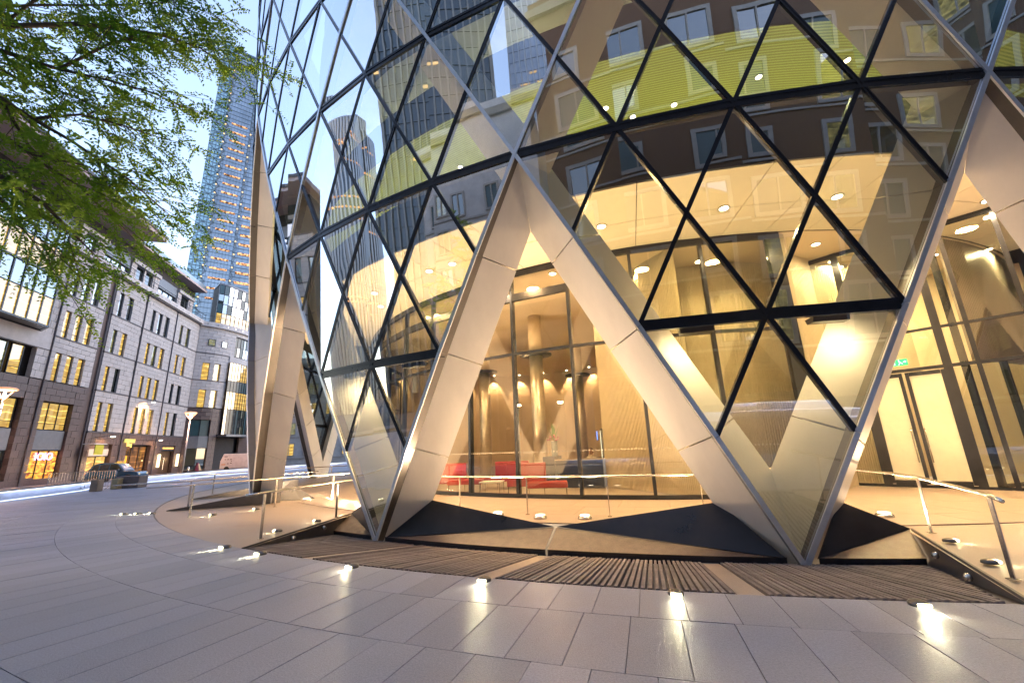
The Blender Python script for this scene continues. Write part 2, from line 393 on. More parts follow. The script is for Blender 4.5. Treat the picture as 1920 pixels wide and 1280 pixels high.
# ------------------------------------------------------------------ the glass tower
tower = thing('glass_tower', 'curved glass tower with a diamond lattice standing on white A-shaped legs', 'office tower', (0, 0, 0))
def removed(a, k):
    if k < 4:
        n = round(a/20); return abs(a-20*n) > 2.5*k+.01 or (n == -2)
    if k < 8 and abs(a+40) < 2.5*(8-k)-.01: return True
    return False
KT = 16
panes = []
for k in range(0, KT, 2):
    for i in range(-21, 5):
        a = 5*i
        # at even level, nodes at multiples of 5
        cells = [([(a, k), (a+5, k), (a+2.5, k+1)], (a+2.5, k+.35)),
                 ([(a, k+2), (a+2.5, k+1), (a+5, k+2)], (a+2.5, k+1.65)),
                 ([(a, k), (a+2.5, k+1), (a, k+2), (a-2.5, k+1)], (a, k+1.))]
        for c, ctr in cells:
            if removed(*ctr): continue
            if k == 0 and len(c) == 3 and c[0][1] == 0: continue
            panes.append(c)
def ins(pts, d):
    c = sum(pts, Vector())/len(pts); return [p+(c-p).normalized()*d for p in pts]
rest = MB(); scored = []
for c in panes:
    P3 = [hull(*q) for q in c]; ctr = sum(P3, Vector())/len(P3)
    n = (P3[1]-P3[0]).cross(P3[2]-P3[0]).normalized()
    if n.dot(Vector((ctr.x, ctr.y, 0))) < 0: P3 = P3[::-1]; n = -n
    v = in_view(ctr, 260); dist = (ctr-CAM).length; fac = n.dot(CAM-ctr)/dist
    scored.append(((-(fac/dist**2) if (v and fac > 0) else 1), P3, n))
scored.sort(key=lambda t: t[0])
for i, (s, P3, n) in enumerate(scored):
    q = n*(-.012)
    # every sheet of glass sits minutely off true, as real glazing does
    tilt = Vector((rnd.uniform(-1, 1), rnd.uniform(-1, 1), rnd.uniform(-1, 1)))*.004
    ctr = sum(P3, Vector())/len(P3)
    pp = [p+q+n*((p-ctr).dot(tilt)) for p in P3]
    if i < 285 and s <= 0:
        MB().prism(pp, n*(-.028), 0, 1).build('glass_pane', [M['glass'], M['glassback']], tower)
    else: rest.prism(pp, n*(-.028), 0, 1)
o = rest.build('upper_glass', [M['glass'], M['glassback']], tower); tag(o, kind='stuff')

# mullions
def hn(a, k):
    t = R(a); return Vector((math.sin(t), -math.cos(t), -.095)).normalized()
segs = []
for k in range(KT):
    for i in range(-42, 10):
        a = 2.5*i
        if (round(a/2.5)+k) % 2: continue     # nodes: a/2.5 parity equals k parity
        for s in (-1, 1):
            a2 = a+2.5*s; am, km = (a+a2)/2, k+.5
            main = abs(((a-s*2.5*k)/20)-round((a-s*2.5*k)/20)) < 1e-6
            if not main and removed(am, km): continue
            if main and km < 8 and removed(am-.2, km) and removed(am+.2, km): 
                pass
            segs.append((a, k, a2, k+1, main, s))
        if k % 2 == 0 and not (k < 4 and (removed(a+2.5, k))) and not (4 <= k < 8 and abs(a+2.5+40) < 2.5*(8-k)) and k > 0:
            segs.append((a, k, a+5, k, 'ring', 0))
small = MB(); smallr = MB(); cnt = 0; segs2 = []
for sg in segs:
    a, k, a2, k2, main, s = sg; A, B = hull(a, k), hull(a2, k2); c = (A+B)/2
    v = in_view(c, 200); n = hn((a+a2)/2, (k+k2)/2); d = (c-CAM).length
    segs2.append((d if v and n.dot(CAM-c) > -2 else 999, sg, A, B, n))
segs2.sort(key=lambda t: t[0])
fin_small = MB()
for d, (a, k, a2, k2, main, s), A, B, n in segs2:
    e = (B-A).normalized()*.004
    if main is True:
        m = MB() if cnt < 285 and d < 60 else fin_small
        pr = .034 if s > 0 else .031
        m.bar(A+e, B-e, .085, .035, n, pr, 0); m.bar(A+e, B-e, .075, .26, n, pr-.036, 1)
        if m is not fin_small: m.build('diagonal_fin', [M['silver'], M['fin_dark']], tower); cnt += 1
    elif main == 'ring':
        m = MB() if cnt < 285 and d < 40 else small
        up = Vector((0, 0, .07))
        m.bar(A+up, B+up, .065, .20, n, .018); m.bar(A-up, B-up, .065, .20, n, .016); m.bar(A, B, .17, .12, n, -.004)
        if m is not small: m.build('transom', M['mullion'], tower); cnt += 1
    else:
        m = MB() if cnt < 285 and d < 40 else small
        pr = .010 if s > 0 else .014
        T = (B-A).cross(n).normalized()*.029
        m.bar(A+T, B+T, .026, .04, n, pr); m.bar(A-T, B-T, .026, .04, n, pr); m.bar(A, B, .084, .12, n, pr-.009)
        if m is not small: m.build('mullion', M['mullion'], tower); cnt += 1
if small.v: o = small.build('upper_mullions', M['mullion'], tower); tag(o, kind='stuff')
if fin_small.v: o = fin_small.build('upper_fins', [M['silver'], M['fin_dark']], tower); tag(o, kind='stuff')

# leg cladding ---------------------------------------------------------
H0, H1 = hull(0, 0), hull(-10, 4); Dd = H1-H0; Ld = Dd.length; Du = Dd.normalized()
Nn = hn(-5, 2); Nn = (Nn-Du*Nn.dot(Du)).normalized(); Tn = Du.cross(Nn)
Q1 = Vector((-4.25, -24.13, 6.87)); V1 = Vector((0, -23.85, 1.466))
oo = Q1-H0; to1 = oo.dot(Du)/Ld; oN, oT = oo.dot(Nn), oo.dot(Tn)
gg = V1-H0; tg0 = gg.dot(Du)/Ld; gN, gT = gg.dot(Nn), gg.dot(Tn)
def leg(at, aa, kt, ka, name='leg', both=False, nseg=4, lo=0., inner=False):
    """cladding of one member from node (at,kt) up to node (aa,ka); open side faces away from the glass diamond"""
    A, B = hull(at, kt), hull(aa, ka); D = (B-A); L = D.length; D = D.normalized()
    N = hn((at+aa)/2, (kt+ka)/2); N = (N-D*N.dot(D)).normalized(); T = D.cross(N)
    s = 1 if aa < at else -1
    if (at, kt) != (0, 0) and kt >= 4: s = s
    Hh = lambda t: A+D*L*t+N*(-.16)
    O = lambda t: A+D*L*t+N*oN+T*oT*s
    G = lambda t: A+D*L*t+N*gN+T*gT*s
    root = MB()
    cuts = [0, .25, .5, .75, 1]
    first = None
    for i in range(4):
        t0, t1 = cuts[i], cuts[i+1]; g = .0016
        h0, o0, g0 = t0+g, t0+g, max(t0+g, tg0)
        h1, o1, g1 = t1-g, t1-g, t1-g
        if i == 0: o0 = -.12 if kt == 0 else 0
        if i == 3 and not inner: o1 = to1
        if i == 0 and tg0 > .24: g0 = min(tg0, t1-g)
        if inner: h0, o0, g0 = t0, t0, t0; h1, o1, g1 = t1, t1, t1
        m = MB()
        a_, b_, c_, d_, e_, f_ = Hh(h0), O(o0), G(g0), Hh(h1), O(o1), G(g1)
        m.poly([a_, b_, e_, d_]); m.poly([a_, d_, f_, c_]); m.poly([b_, c_, f_, e_]); m.poly([a_, c_, b_]); m.poly([d_, e_, f_])
        ob = m.build('leg' if first is None and not inner else ('cladding_panel' if not inner else 'inner_brace'), M['clad'], tower if (first is None) else first)
        if first is None: first = ob
for tip in (-100, -80, -60, -40, -20, 0, 20):
    leg(tip, tip-10, 0, 4); leg(tip, tip+10, 0, 4)
leg(-30, -40, 4, 8); leg(-50, -40, 4, 8)
for a in (-20, 0, 20):
    leg(a-10, a, 4, 8, inner=True)
    leg(a+10, a, 4, 8, inner=True)
for a in (-30, -10, 10):
    leg(a-10, a, 8, 12, inner=True); leg(a+10, a, 8, 12, inner=True)

# floor plates / ceilings
def plate(z, r0, r1, zt, mat, name, a0=-180, a1=180):
    m = MB(); st = 4
    zf = z+.75
    ann(m, r0, r1, a0, a1, z, st); ann(m, r0, r1-.12, a0, a1, zf, st); ann(m, r1-.12, r1, a0, a1, zt, st)
    n = int((a1-a0)/st)
    for i in range(n):
        A, B = a0+(a1-a0)*i/n, a0+(a1-a0)*(i+1)/n
        m.poly([pl(A, r1, z), pl(B, r1, z), pl(B, r1, zt), pl(A, r1, zt)]); m.poly([pl(A, r1-.12, zf), pl(B, r1-.12, zf), pl(B, r1-.12, zt), pl(A, r1-.12, zt)])
    return m.build(name, mat, tower)
plate(8.56, .01, 22.98, 10.3, M['slab'], 'floor_slab')
# cream soffit panels over the terrace and the lobby
for i, (r0, r1) in enumerate(((21.1, 23.0), (19.36, 21.1))):
    for a in np.arange(-60, 40, 4.0):
        m = slab_mesh(r0, r1, 0, 4.0, 0, .05, .011); ob = m.build('soffit_panel', M['soffit']); ob.parent = tower
        ob.location = (0, 0, 8.5); ob.rotation_euler = (0, 0, R(a+2+i*0))
m = MB(); ann(m, .01, 19.3, -180, 180, 8.5, 4); m.build('lobby_ceiling', M['cream'], tower)
def striped(n, c1, c2, sc):
    m, t, o = new_mat(n); b = t.nodes.new('ShaderNodeBsdfPrincipled'); b.inputs['Roughness'].default_value = .5; t.links.new(b.outputs[0], o.inputs[0])
    g = t.nodes.new('ShaderNodeTexCoord'); ln = t.nodes.new('ShaderNodeVectorMath'); ln.operation = 'LENGTH'
    sp = t.nodes.new('ShaderNodeVectorMath'); sp.operation = 'MULTIPLY'; sp.inputs[1].default_value = (1, 1, 0); t.links.new(g.outputs['Object'], sp.inputs[0]); t.links.new(sp.outputs[0], ln.inputs[0])
    mu = t.nodes.new('ShaderNodeMath'); mu.operation = 'MULTIPLY'; mu.inputs[1].default_value = sc; t.links.new(ln.outputs['Value'], mu.inputs[0])
    fr = t.nodes.new('ShaderNodeMath'); fr.operation = 'SINE'; t.links.new(mu.outputs[0], fr.inputs[0])
    mr = t.nodes.new('ShaderNodeMapRange'); mr.inputs[1].default_value = -1; t.links.new(fr.outputs[0], mr.inputs[0])
    mx = t.nodes.new('ShaderNodeMix'); mx.data_type = 'RGBA'; mx.inputs[6].default_value = (*c1, 1); mx.inputs[7].default_value = (*c2, 1); t.links.new(mr.outputs[0], mx.inputs[0]); t.links.new(mx.outputs[2], b.inputs['Base Color']); return m
M['greenstripe'] = striped('green_striped_ceiling', (.24, .245, .05), (.50, .50, .14), 70)
m = MB(); ann(m, 14, 22.95, -70, 60, 12.66, 4); m.build('green_ceiling', M['greenstripe'], tower)
plate(12.7, .01, 22.98, 14.4, M['slab'], 'floor_slab')
m = MB(); ann(m, 14, 22.95, -180, 180, 16.82, 4); m.build('upper_ceiling', M['ivory'], tower)
plate(16.86, .01, 23.1, 18.6, M['slab'], 'floor_slab'); plate(21.0, .01, 23.3, 22.8, M['slab'], 'floor_slab'); plate(25.1, .01, 23.4, 25.9, M['slab'], 'floor_slab'); plate(29.3, .01, 23.4, 30, M['slab'], 'floor_slab')
m = MB()
for i in range(36):
    A, B = -180+10*i, -170+10*i; m.poly([pl(A, 14, 9.3), pl(B, 14, 9.3), pl(B, 14, 33), pl(A, 14, 33)])
m.build('core_wall', M['core'], tower)
# dark facades of the far side so that no sky shows through the body
m = MB()
for i in range(24):
    A, B = 60+10*i, 70+10*i; m.poly([pl(A, 24.6, 9.3), pl(B, 24.6, 9.3), pl(B, 26, 35), pl(A, 26, 35)])
m.build('rear_shell', M['core'], tower)

# downlights
dlm = None
def downlight(p, r=.13, power=35, color=WARM2, parent=tower, light=True):
    m = MB(); m.lathe(p, [(r*1.25, 0), (r*1.25, -.03), (r, -.035), (r, -.01)], 20, 0); m.lathe(Vector(p)+Vector((0, 0, -.03)), [(r*.96, 0), (r*.96, -.008)], 20, 1)
    m.build('downlight', [M['steel'], M['lamp']], parent)
    if light: area(Vector(p)+Vector((0, 0, -.08)), r*2, power, color)
for x, y in ((.96, -21.1), (3.95, -20.9), (4.8, -17.76), (6.15, -15.95), (-8.77, -19.39), (-7.74, -19.75), (-11.8, -17.96), (-12.38, -16.4), (-4.35, -17.85), (8.5, -19.5), (-2.5, -21)):
    downlight((x, y, 8.5), .13, 60)
for x, y in ((2.54, -21.2), (-1.1, -20.5), (.18, -20.7), (1.57, -20.2), (4.9, -21.2), (7.7, -20.1), (8.3, -18.8), (-2, -21.1), (-7.5, -19.5), (-9.5, -18)):
    downlight((x, y, 12.65), .09, 8, (1, .9, .5))
# unseen area lamps added for bounced ceiling light inside floors two and three
for a in range(-45, 35, 8):
    area(pl(a, 21.2, 9.5), 1.2, 60, (1, .93, .45), (0, 0, 1), .3)
for a in range(-45, 35, 16):
    area(pl(a, 20.6, 13.6), 1.5, 60, (1, .9, .55), (0, 0, 1), .3)

# ------------------------------------------------------------------ lobby
lobby = thing('lobby_screen', 'curved ground floor lobby wall of tall glass sheets with dark frames', 'glass wall', (0, 0, 0))
RG = 19.3
ma = [-95, -88.5, -82, -75.5, -69, -62.5, -56, -49.7, -43.3, -36.8, -30.3, -23.8, -17.8, -11.3, -4.8, 1.9, 8.65]
for a in ma:
    N = pl(a, 1); m = MB(); w = .1 if a < 8 else .42
    m.bar(pl(a, RG, FZ), pl(a, RG, 8.5), w, .2, N, .06); m.build('lobby_mullion' if a < 8 else 'corner_pier', M['mullion'], lobby)
for i in range(len(ma)-1):
    A, B = ma[i], ma[i+1]; am = (A+B)/2; N = pl(am, 1)
    for z, h, p in ((.46, .12, .05), (5.3, .09, .045), (8.4, .2, .05))+(((7.45, .28, .04),) if -20 < am < -12 or am < -20 else ()):
        m = MB(); m.bar(pl(A+.15, RG, z), pl(B-.15, RG, z), h, .15, N, p); m.build('lobby_transom', M['mullion'], lobby)
    for z0, z1 in ((.52, 5.25), (5.35, 8.3)):
        m = MB(); q = [pl(A+.15, RG, z0), pl(B-.15, RG, z0), pl(B-.15, RG, z1), pl(A+.15, RG, z1)]; m.prism(q, N*-.02, 0, 1); m.build('lobby_pane', [M['lobbyglass'], M['glassback']], lobby)
# row of frosted squares on the glass
M['frost'] = P('frosted_dot', (.5, .48, .42), .6)
m = MB()
for i in range(len(ma)-1):
    A, B = ma[i], ma[i+1]; n = 22
    for k in range(n):
        t = (k+.5)/n; c = pl(A, RG+.004, 1.86).lerp(pl(B, RG+.004, 1.86), t); d = (pl(B, RG)-pl(A, RG)).normalized()*.02
        m.poly([c-d-Vector((0, 0, .02)), c+d-Vector((0, 0, .02)), c+d+Vector((0, 0, .02)), c-d+Vector((0, 0, .02))])
o = m.build('frosted_dots', M['frost'], lobby); tag(o, kind='stuff')
# lobby walls
def wall_poly(name, label, pts, z0, z1, mat, rib=0., ribw=.07, th=.12):
    m = MB(); pts = [Vector((*p, 0)) for p in pts]
    for i in range(len(pts)-1):
        a, b = pts[i], pts[i+1]; d = (b-a); L = d.length; d.normalize(); n = Vector((-d.y, d.x, 0))
        if rib:
            k = int(L/ribw)
            for j in range(k):
                p = a+d*(L*(j+.5)/k); m.bar(p+Vector((0, 0, z0)), p+Vector((0, 0, z1)), ribw*.55, rib, n, rib)
        m.hexa([a+Vector((0, 0, z0)), b+Vector((0, 0, z0)), b-n*th+Vector((0, 0, z0)), a-n*th+Vector((0, 0, z0)),
                a+Vector((0, 0, z1)), b+Vector((0, 0, z1)), b-n*th+Vector((0, 0, z1)), a-n*th+Vector((0, 0, z1))])
    o = m.build(name, mat); return tag(o, label, 'wall')
bw = [(-21, -3.5), (-18, 1.5), (-14, 4.2), (-10, 5.2), (-6, 4.8), (-2.5, 3.2), (0, 0.5)]
wall_poly('interior_wall', 'curved cream wall washed by ceiling lights at the back of the lobby', bw[::-1], FZ, 8.49, M['cream'])
wall_poly('interior_wall', 'pale ribbed wall right of the reception desk inside the lobby', [(-.2, -18.9), (-2.94, -15.2)], FZ, 8.49, M['rib'], .035, .075)
wall_poly('interior_wall', 'silvery ribbed wall leading back behind the reception desk', [(-2.7, -14.2), (-2.9, -9.5), (-2.2, -4.), (0, .5)], FZ, 8.49, M['rib'], .05, .22)
wall_poly('interior_wall', 'warm lit ribbed wall behind the corner glass', [(7.4, -15.2), (5.0, -16.1), (2.4, -16.9), (0.3, -17.0)], FZ, 8.49, M['rib'], .04, .09)
wall_poly('interior_wall', 'narrow ribbed wall between the dark pier and the glass doors', [(5.1, -16.4), (3.9, -17.3), (3.3, -18.9)], FZ, 8.49, M['rib'], .035, .075)
# spots along the back wall
for i in range(11):
    t = i/10*(len(bw)-1); k = min(int(t), len(bw)-2); f = t-k; x = bw[k][0]+(bw[k+1][0]-bw[k][0])*f; y = bw[k][1]+(bw[k+1][1]-bw[k][1])*f
    c = Vector((-9, -4, 0)); d = (c-Vector((x, y, 0))).normalized()
    p = Vector((x, y, 8.42))+d*.55; spot(p, (-d.x*.28, -d.y*.28, -1), 430, 70, .5, (1, .62, .30))
    m = MB(); m.lathe(p+Vector((0, 0, .07)), [(.07, 0), (.07, -.03)], 12); m.build('downlight', M['lamp'], tower)
for i, (x, y) in enumerate(((-9, -14), (-6, -11), (-11, -9), (-4.6, -16.5), (-13, -12), (-7, -5), (-12, -3), (-8.5, -17.2))):
    downlight((x, y, 8.49), .1, 75, (1, .62, .30))
for x, y in ((1, -18), (2.1, -17.8), (4.4, -16.9), (-1.3, -17.6), (-2.2, -16.6)):
    spot((x, y, 8.3), (0, .12, -1), 200, 80, .6, (1, .66, .30))
# columns in the lobby
for x, y, w in ((-9.6, -8.9, 'leftmost'), (-5.9, -12.6, 'middle'), (-4.2, -5.5, 'deepest')):
    t = thing('lobby_column', 'polished round lobby column with a dark cap ring, %s of three' % w, 'column', (x, y, FZ), 'polished columns in the lobby')
    m = MB(); m.lathe((x, y, FZ), [(.33, 0), (.33, 6.0)], 28); m.build('shaft', P('column_steel', (.75, .68, .58), .32, metal=.8), t, True)
    m = MB(); m.lathe((x, y, FZ+6.0), [(.42, 0), (.8, .03), (.8, .1), (.42, .12)], 28); m.build('cap', M['blackmetal'], t, True)
    m = MB(); m.lathe((x, y, FZ+6.12), [(.33, 0), (.33, 1.97)], 28); m.build('upper_shaft', M['cream'], t, True)
# sofas
def sofa(loc, rot, label):
    t = thing('lounge_seat', label, 'sofa', loc, 'red seats in the lobby'); 
    m = MB(); m.box((.62, -.05, .37), (1.36, .76, .18)); s = m.build('seat', M['red'], t, bevel=.03)
    m2 = MB(); m2.box((-.12, .36, .68), (1.4, .15, .80)); b_ = m2.build('backrest', M['red'], t, bevel=.03)
    objs = [s, b_]
    for sx, sy in ((-.78, .36), (.0, -.38), (1.26, -.38), (1.26, .3), (.5, .38)):
        m = MB(); m.tube([(sx, sy, 0), (sx, sy, .30)], .015, 8); objs.append(m.build('leg', M['steel'], t))
    for o in objs: o.matrix_parent_inverse = Matrix.Identity(4)
    t.rotation_euler = (0, 0, rot); return t
sofa((-5.6, -17.9, FZ), R(6), 'red lounge seat with tall backrest in front of the navy desk')
sofa((-9.1, -16.15, FZ), R(8), 'red lounge seat half hidden behind the left white leg')
s3 = sofa((-6.5, -16.4, FZ), R(5), 'red seat standing back to back with the lounge seat near the desk')
s3.location = (-6.9, -14.9, FZ); s3.rotation_euler = (0, 0, R(185))
# table
t = thing('coffee_table', 'low pale table with thin metal legs between the red seats', 'table', (-7.2, -16.9, FZ))
m = MB(); m.box((-7.2, -16.9, FZ+.42), (.8, .8, .03)); m.build('tabletop', M['white'], t)
for sx in (-.37, .37):
    for sy in (-.37, .37):
        m = MB(); m.tube([(-7.2+sx, -16.9+sy, FZ), (-7.2+sx, -16.9+sy, FZ+.41)], .013, 8); m.build('leg', M['steel'], t)
# desk
t = thing('reception_desk', 'long navy blue reception desk with pale counter top', 'desk', (-4, -15, FZ))
m = MB(); m.rbox((-3.95, -15.0, FZ+.52), (1.9, .7, 1.04), R(-9)); m.build('front_panel', M['navy'], t)
m = MB(); m.rbox((-5.15, -14.4, FZ+.6), (.5, 1.2, 1.2), R(-9)); m.build('side_panel', M['navy'], t)
m = MB(); m.rbox((-3.95, -15.0, FZ+1.065), (1.96, .76, .05), R(-9)); m.build('counter_top', M['terrace'], t)
# vase
t = thing('flower_vase', 'tall dark glass vase of green leaves and flowers on the reception desk', 'vase', (-5.0, -14.75, FZ+1.2))
m = MB(); m.lathe((-5.0, -14.75, FZ+1.2), [(.12, 0), (.13, .1), (.13, .62), (.12, .63)], 18); m.build('vase', M['core'], t, True)
M['leafy'] = P('indoor_leaves', (.10, .22, .03), .5); M['flower'] = P('flower_heads', (.30, .04, .10), .6)
m = MB()
for i in range(46):
    a = rnd.uniform(0, 6.28); L = rnd.uniform(.3, .85); sp = rnd.uniform(.05, .45)
    b0 = Vector((-5.0, -14.75, FZ+1.8)); tpt = b0+Vector((math.cos(a)*sp*L, math.sin(a)*sp*L, L)); w = Vector((-math.sin(a), math.cos(a), 0))*.022
    md = b0.lerp(tpt, .5)+Vector((0, 0, .04)); m.poly([b0, md+w, tpt, md-w], 0)
for i in range(12):
    a = rnd.uniform(0, 6.28); r = rnd.uniform(.08, .28); m.lathe((-5.0+r*math.cos(a), -14.75+r*math.sin(a), FZ+1.82+rnd.uniform(0, .2)), [(.01, 0), (.045, .03), (.02, .07)], 8, 1)
m.build('leaves', [M['leafy'], M['flower']], t)

# person behind desk (seated)
def person(loc, rot):
    t = thing('person', 'person in a pale jacket seated behind the reception desk', 'person', loc)
    me = bpy.data.meshes.new('body')
    vs = [(0, 0, .52), (0, 0, .78), (0, .01, 1.0), (0, .02, 1.13), (0, .0, 1.2), (.19, 0, 1.03), (.25, -.05, .78), (.2, -.28, .72), (.16, -.36, .73), (-.19, 0, 1.03), (-.25, -.05, .78), (-.2, -.28, .72), (-.16, -.36, .73),
          (.1, -.05, .5), (.12, -.45, .5), (.12, -.46, .08), (-.1, -.05, .5), (-.12, -.45, .5), (-.12, -.46, .08)]
    ed = [(0, 1), (1, 2), (2, 3), (3, 4), (2, 5), (5, 6), (6, 7), (7, 8), (2, 9), (9, 10), (10, 11), (11, 12), (0, 13), (13, 14), (14, 15), (0, 16), (16, 17), (17, 18)]
    rad = [.15, .14, .15, .06, .055, .07, .055, .04, .035, .07, .055, .04, .035, .09, .07, .05, .09, .07, .05]
    me.from_pydata(vs, ed, []); b = bpy.data.objects.new('body', me); link(b); me.materials.append(M['suit'])
    mod = b.modifiers.new('skin', 'SKIN'); mod.use_smooth_shade = True
    for i, r in enumerate(rad): me.skin_vertices[0].data[i].radius = (r, r*(.75 if i < 3 else 1))
    me.skin_vertices[0].data[0].use_root = True
    b.modifiers.new('sub', 'SUBSURF').render_levels = 2
    b.parent = t
    m = MB(); prof = [(.02, 0), (.055, .01), (.075, .06), (.088, .13), (.085, .19), (.06, .235), (.015, .25)]
    m.lathe((0, -.01, 1.17), prof, 16); m.box((0, -.10, 1.27), (.025, .03, .04)); m.box((.088, 0, 1.27), (.02, .03, .05)); m.box((-.088, 0, 1.27), (.02, .03, .05))
    h = m.build('head', M['skin'], None, True); h.parent = t
    m = MB(); m.lathe((0, .015, 1.29), [(.093, 0), (.098, .05), (.08, .11), (.03, .145), (.01, .15)], 16); h = m.build('hair', M['hair'], None, True); h.parent = t
    for s in (-1, 1):
        m = MB(); m.lathe((.03*s, -.088, 1.30), [(.008, 0), (.008, .008)], 8); e = m.build('eye', M['hair'], None); e.parent = t
        m = MB(); m.box((.15*s, -.40, .735), (.07, .08, .025))
        for q in range(4): m.box((.15*s+(q-1.5)*.018, -.465, .73), (.014, .07, .016))
        m.box((.15*s-.045*s, -.41, .735), (.05, .016, .016)); e = m.build('hand', M['skin'], None); e.parent = t
    t.rotation_euler = (0, 0, rot)
person((-3.5, -14.3, FZ+.06), R(-25))
t = thing('desk_chair', 'dark office chair under the seated person behind the desk', 'chair', (-3.4, -14.2, FZ))
m = MB(); m.box((-3.4, -14.2, FZ+.46), (.5, .5, .08)); m.build('seat', M['rubber'], t, bevel=.02)
m = MB(); m.box((-3.3, -13.93, FZ+.85), (.46, .07, .5)); m.build('backrest', M['rubber'], t, bevel=.02)
m = MB(); m.tube([(-3.4, -14.2, FZ), (-3.4, -14.2, FZ+.42)], .03); m.box((-3.4, -14.2, FZ+.03), (.5, .06, .03)); m.box((-3.4, -14.2, FZ+.03), (.06, .5, .032)); m.build('base', M['steel'], t)
# small exit door in the lobby, with green sign
t = thing('side_door', 'narrow glazed door beside the desk under a small green sign', 'door', (-2.9, -13.6, FZ))
m = MB(); m.box((-3.0, -13.6, FZ+1.15), (.08, .8, 2.3)); m.build('door_frame', M['steel'], t)
m = MB(); m.box((-3.06, -13.6, FZ+1.15), (.03, .12, 2.1)); m.build('door_glow', E('door_light', (1, .9, .6), 1.2), t)
m = MB(); m.box((-2.72, -14.6, FZ+3.3), (.24, .05, .2)); m.build('exit_sign', M['exit'], t)
t = thing('leaning_screen', 'small lit blue wall screen above the person at the desk', 'screen', (-3.1, -11, 2))
m = MB(); m.box((-3.22, -11.2, 2.45), (.04, .14, .42)); m.build('panel', E('blue_screen', (.1, .3, 1), 2), t)

# ------------------------------------------------------------------ right door bay
P0 = Vector((6.08, -16.79, 0)); dr = Vector((1.31, -1.01, 0)).normalized(); dn = Vector((-dr.y, dr.x, 0)); dn = -dn if dn.dot(CAM-P0) < 0 else dn
doors = thing('entrance_screen', 'glazed side entrance with frosted double doors beneath a green exit sign', 'entrance', (6.08, -16.79, 0))
def dp(u, z, off=0.): return P0+dr*u+Vector((0, 0, z))+dn*off
def dbar(u0, z0, u1, z1, w, d=.12, pr=.05, name='frame', parent=doors):
    m = MB(); m.bar(dp(u0, z0), dp(u1, z1), w, d, dn, pr); return m.build(name, M['mullion'], parent)
for u in (-1.2, -.28, 1.78, 2.42, 3.6): dbar(u, FZ, u, 8.5, .11 if u not in (1.78, -.28) else .2, pr=.052 if u != 2.42 else .08)
for z, w in ((8.42, .14), (5.2, .08), (3.98, .10), (.44, .08)): dbar(-1.2, z, 3.6, z, w, .10, .046)
M['frostglass'] = P('frosted_warm_glass', (.52, .49, .34), .25, emit=(1, .84, .48), estr=.17, var=.22, nscale=.5)  # opaque panes; emission put in for the lit room behind the doors
for u0, u1 in ((-.18, .70), (.78, 1.68)):
    dd = MB(); dd.prism([dp(u0+.09, .62), dp(u1-.09, .62), dp(u1-.09, 3.78), dp(u0+.09, 3.78)], -dn*.02); 
    d = MB()
    for a_, b_ in (((u0+.04, .5), (u0+.04, 3.9)), ((u1-.04, .5), (u1-.04, 3.9))): d.bar(dp(*a_), dp(*b_), .09, .06, dn, .05)
    d.bar(dp(u0+.09, .54), dp(u1-.09, .54), .12, .06, dn, .045); d.bar(dp(u0+.09, 3.84), dp(u1-.09, 3.84), .12, .06, dn, .045)
    do = d.build('door', M['mullion'], doors)
    dd.build('frosted_pane', M['frostglass'], do)
    uh = u1-.12 if u0 < 0 else u0+.12
    h = MB(); h.tube([dp(uh, 1.15, .05), dp(uh, 1.15, .12), dp(uh, 2.15, .12), dp(uh, 2.15, .05)], .017, 10); h.build('handle', M['steel'], do, True)
for u0, u1, z0, z1 in ((-1.14, -.36, .5, 3.9), (1.86, 2.36, .5, 3.9), (2.48, 3.54, .5, 5.15), (-1.14, 1.7, 4.05, 5.15), (1.86, 2.36, 4.05, 5.15), (-1.14, -.36, 5.25, 8.35), (-.2, 1.7, 5.25, 8.35), (1.86, 2.36, 5.25, 8.35), (2.48, 3.54, 5.25, 8.35)):
    m = MB(); m.prism([dp(u0, z0), dp(u1, z0), dp(u1, z1), dp(u0, z1)], -dn*.02, 0, 1); m.build('pane', [M['lobbyglass'], M['glassback']], doors)
# exit sign: green box with white running figure and arrow
m = MB(); c = dp(.72, 4.24, .12); X = dr; Z = Vector((0, 0, 1)); m.box(c, (.42, .05, .2), (X, dn, Z)); sg = m.build('exit_sign', M['exit'], doors)
m = MB(); f = lambda x, z: c+X*x+Z*z+dn*.028
m.poly([f(-.17, -.07), f(-.09, -.07), f(-.09, .07), f(-.17, .07)]); m.poly([f(.0, .06), f(.025, .06), f(.025, .085), f(.0, .085)])
m.poly([f(-.01, .05), f(.02, .05), f(.05, -.01), f(.02, -.01)]); m.poly([f(.03, .0), f(.05, 0), f(.0, -.08), f(-.02, -.08)]); m.poly([f(.03, 0), f(.05, 0), f(.10, -.05), (f(.08, -.06))])
m.poly([f(.11, 0), f(.18, 0), f(.18, .02), f(.11, .02)]); m.poly([f(.15, -.03), f(.19, .01), f(.15, .05)])
m.build('running_figure', M['exitw'], sg)
